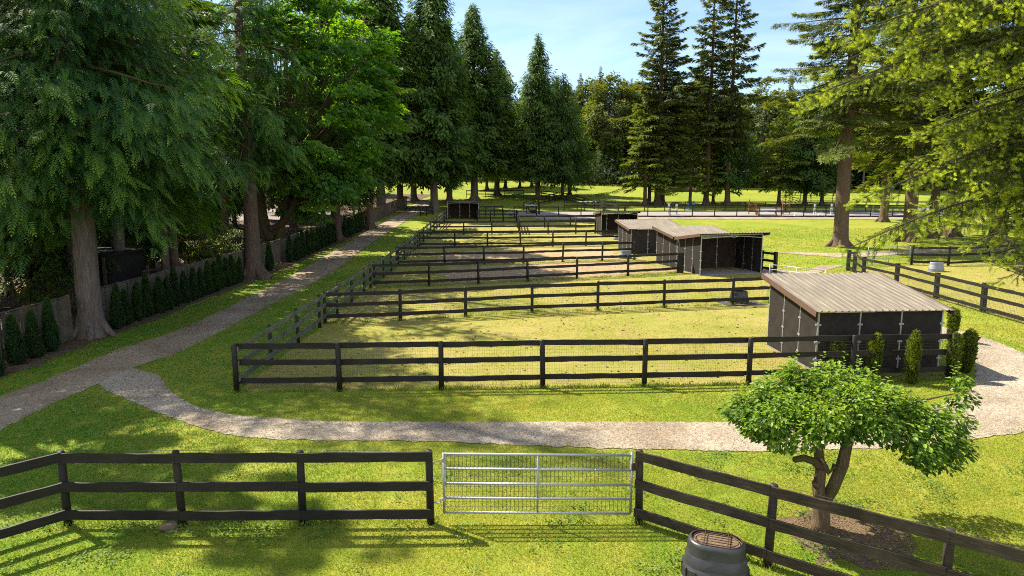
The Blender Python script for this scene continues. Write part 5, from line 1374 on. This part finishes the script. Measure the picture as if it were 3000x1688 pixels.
# litter on the bark floor and on the earth under the apple tree
b = Buf(); n = 26000
pts = np.concatenate([np.stack([r.uniform(-34, -17, n), r.uniform(20, 75, n)], 1), np.stack([r.uniform(4.5, 8.2, 6000), r.uniform(10, 13.3, 6000)], 1)])
pts = pts[inside(pts, bare) | (pts[:, 0] < -16.5)]; n = len(pts)
col = lerp((.10, .065, .04), (.30, .21, .13), r.uniform(0, 1, n)); a = r.uniform(0, 6.28, n); l = r.uniform(.05, .13, n) * np.where(pts[:, 0] > 0, .45, 1)
place(b, LEAF, np.stack([pts[:, 0], pts[:, 1], zt(pts[:, 1]) + .02 + 0 * a], 1), np.stack([np.cos(a), np.sin(a), r.uniform(-.1, .2, n)], 1), np.stack([r.normal(0, .2, n), r.normal(0, .2, n), np.ones(n)], 1), l, l * .5, col, col)
o = part('leaf_litter', b, M['grass_blade']); kind(o, 'stuff'); o['label'] = 'dry brown litter on the shaded ground'
# loose stones on the gravel
b = Buf(); n = 26000
pts = np.stack([r.uniform(-16, 19, n), r.uniform(13, 32, n)], 1); pts = pts[inside(pts, cross_w) & in_view(pts)]
n = len(pts); a = r.uniform(0, 6.28, n); l = r.uniform(.018, .045, n); g_ = r.uniform(.22, .52, n); col = np.stack([g_, g_ * .97, g_ * .93], 1)
tet = (np.array([[0, .5, 0], [.9, .4, 0], [.7, -.5, 0], [.1, -.45, 0], [.45, 0, .55]]), np.array([[0, 4, 1], [1, 4, 2], [2, 4, 3], [3, 4, 0]]), np.ones(5))
place(b, tet, np.stack([pts[:, 0], pts[:, 1], zt(pts[:, 1]) + .018], 1), np.stack([np.cos(a), np.sin(a), 0 * a], 1), np.tile([0, 0, 1.], (n, 1)), l, l, col, col)
o = part('loose_gravel', b, M['grass_blade']); kind(o, 'stuff'); o['label'] = 'loose stones on the gravel road'

# ------------------------------------------------------------------ light and camera
sunv = Vector((-.75, .5, 1.02)).normalized()
sd = bpy.data.lights.new('sun', 'SUN'); sd.energy = 4.5; sd.angle = R(.53); sd.color = (1.0, .915, .74)
so = bpy.data.objects.new('sun', sd); COL.objects.link(so); so.rotation_euler = sunv.to_track_quat('Z', 'Y').to_euler()
w = bpy.data.worlds.new('World'); SC.world = w; w.use_nodes = True
t = w.node_tree; t.nodes.clear(); n = N(t)
sky = n('ShaderNodeTexSky'); sky.sky_type = 'NISHITA'; sky.sun_disc = False
sky.sun_elevation = math.asin(sunv.z); sky.sun_rotation = math.atan2(sunv.x, sunv.y)
sky.altitude = 100; sky.air_density = 1.0; sky.dust_density = .3; sky.ozone_density = 3.0
tc = n('ShaderNodeTexCoord'); mp = n('ShaderNodeMapping'); mp.inputs['Scale'].default_value = (1.2, 2.2, 7.0); mp.inputs['Rotation'].default_value = (0, R(-9), R(20))
n.link(tc.outputs['Generated'], mp.inputs['Vector'])
c1 = noise(n, mp.outputs[0], 1.6, 7, .62, .9)
cr = ramp(n, [(.47, (0, 0, 0)), (.74, (1, 1, 1))]); n.link(c1, cr.inputs[0])
sep = n('ShaderNodeSeparateXYZ'); n.link(tc.outputs['Generated'], sep.inputs[0])
hz = ramp(n, [(.0, (1, 1, 1)), (.38, (.42, .42, .42)), (.7, (.25, .25, .25))]); n.link(sep.outputs[2], hz.inputs[0])
cf = math_(n, 'MULTIPLY', cr.outputs[0], math_(n, 'MULTIPLY', hz.outputs[0], .4))
skyc = mixc(n, cf, sky.outputs[0], (6.2, 6.5, 6.9))
c2 = noise(n, tc.outputs['Generated'], 2.6, 6, .6, .5); cr2 = ramp(n, [(.40, (0, 0, 0)), (.56, (1, 1, 1))]); n.link(c2, cr2.inputs[0])  # bright cloud bank added behind the camera, out of view, as fill light
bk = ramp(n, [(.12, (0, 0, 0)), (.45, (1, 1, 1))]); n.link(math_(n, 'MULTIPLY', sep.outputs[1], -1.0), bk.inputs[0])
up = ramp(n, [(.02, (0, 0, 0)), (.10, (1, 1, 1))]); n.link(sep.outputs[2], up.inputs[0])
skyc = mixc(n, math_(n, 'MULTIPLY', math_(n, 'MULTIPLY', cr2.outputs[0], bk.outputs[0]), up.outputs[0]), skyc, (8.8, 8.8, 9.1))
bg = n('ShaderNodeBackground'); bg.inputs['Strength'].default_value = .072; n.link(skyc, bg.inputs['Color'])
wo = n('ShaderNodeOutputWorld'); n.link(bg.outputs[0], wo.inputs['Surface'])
cd = bpy.data.cameras.new('camera'); cd.sensor_width = 36; cd.lens = 24.0; cd.clip_end = 3000; cd.clip_start = .1
co = bpy.data.objects.new('camera', cd); COL.objects.link(co); co.location = (0, 0, HC); co.rotation_euler = (math.pi / 2 - PIT, 0, 0)
SC.camera = co
SC.view_settings.view_transform = 'Standard'; SC.view_settings.look = 'None'; SC.view_settings.exposure = 1.58; SC.view_settings.gamma = 1.0
SC.view_settings.use_curve_mapping = False
cy = SC.cycles; cy.max_bounces = 7; cy.diffuse_bounces = 4; cy.glossy_bounces = 2; cy.transmission_bounces = 5; cy.transparent_max_bounces = 4
cy.sample_clamp_indirect = 6.0; cy.use_denoising = False; cy.filter_width = 1.05
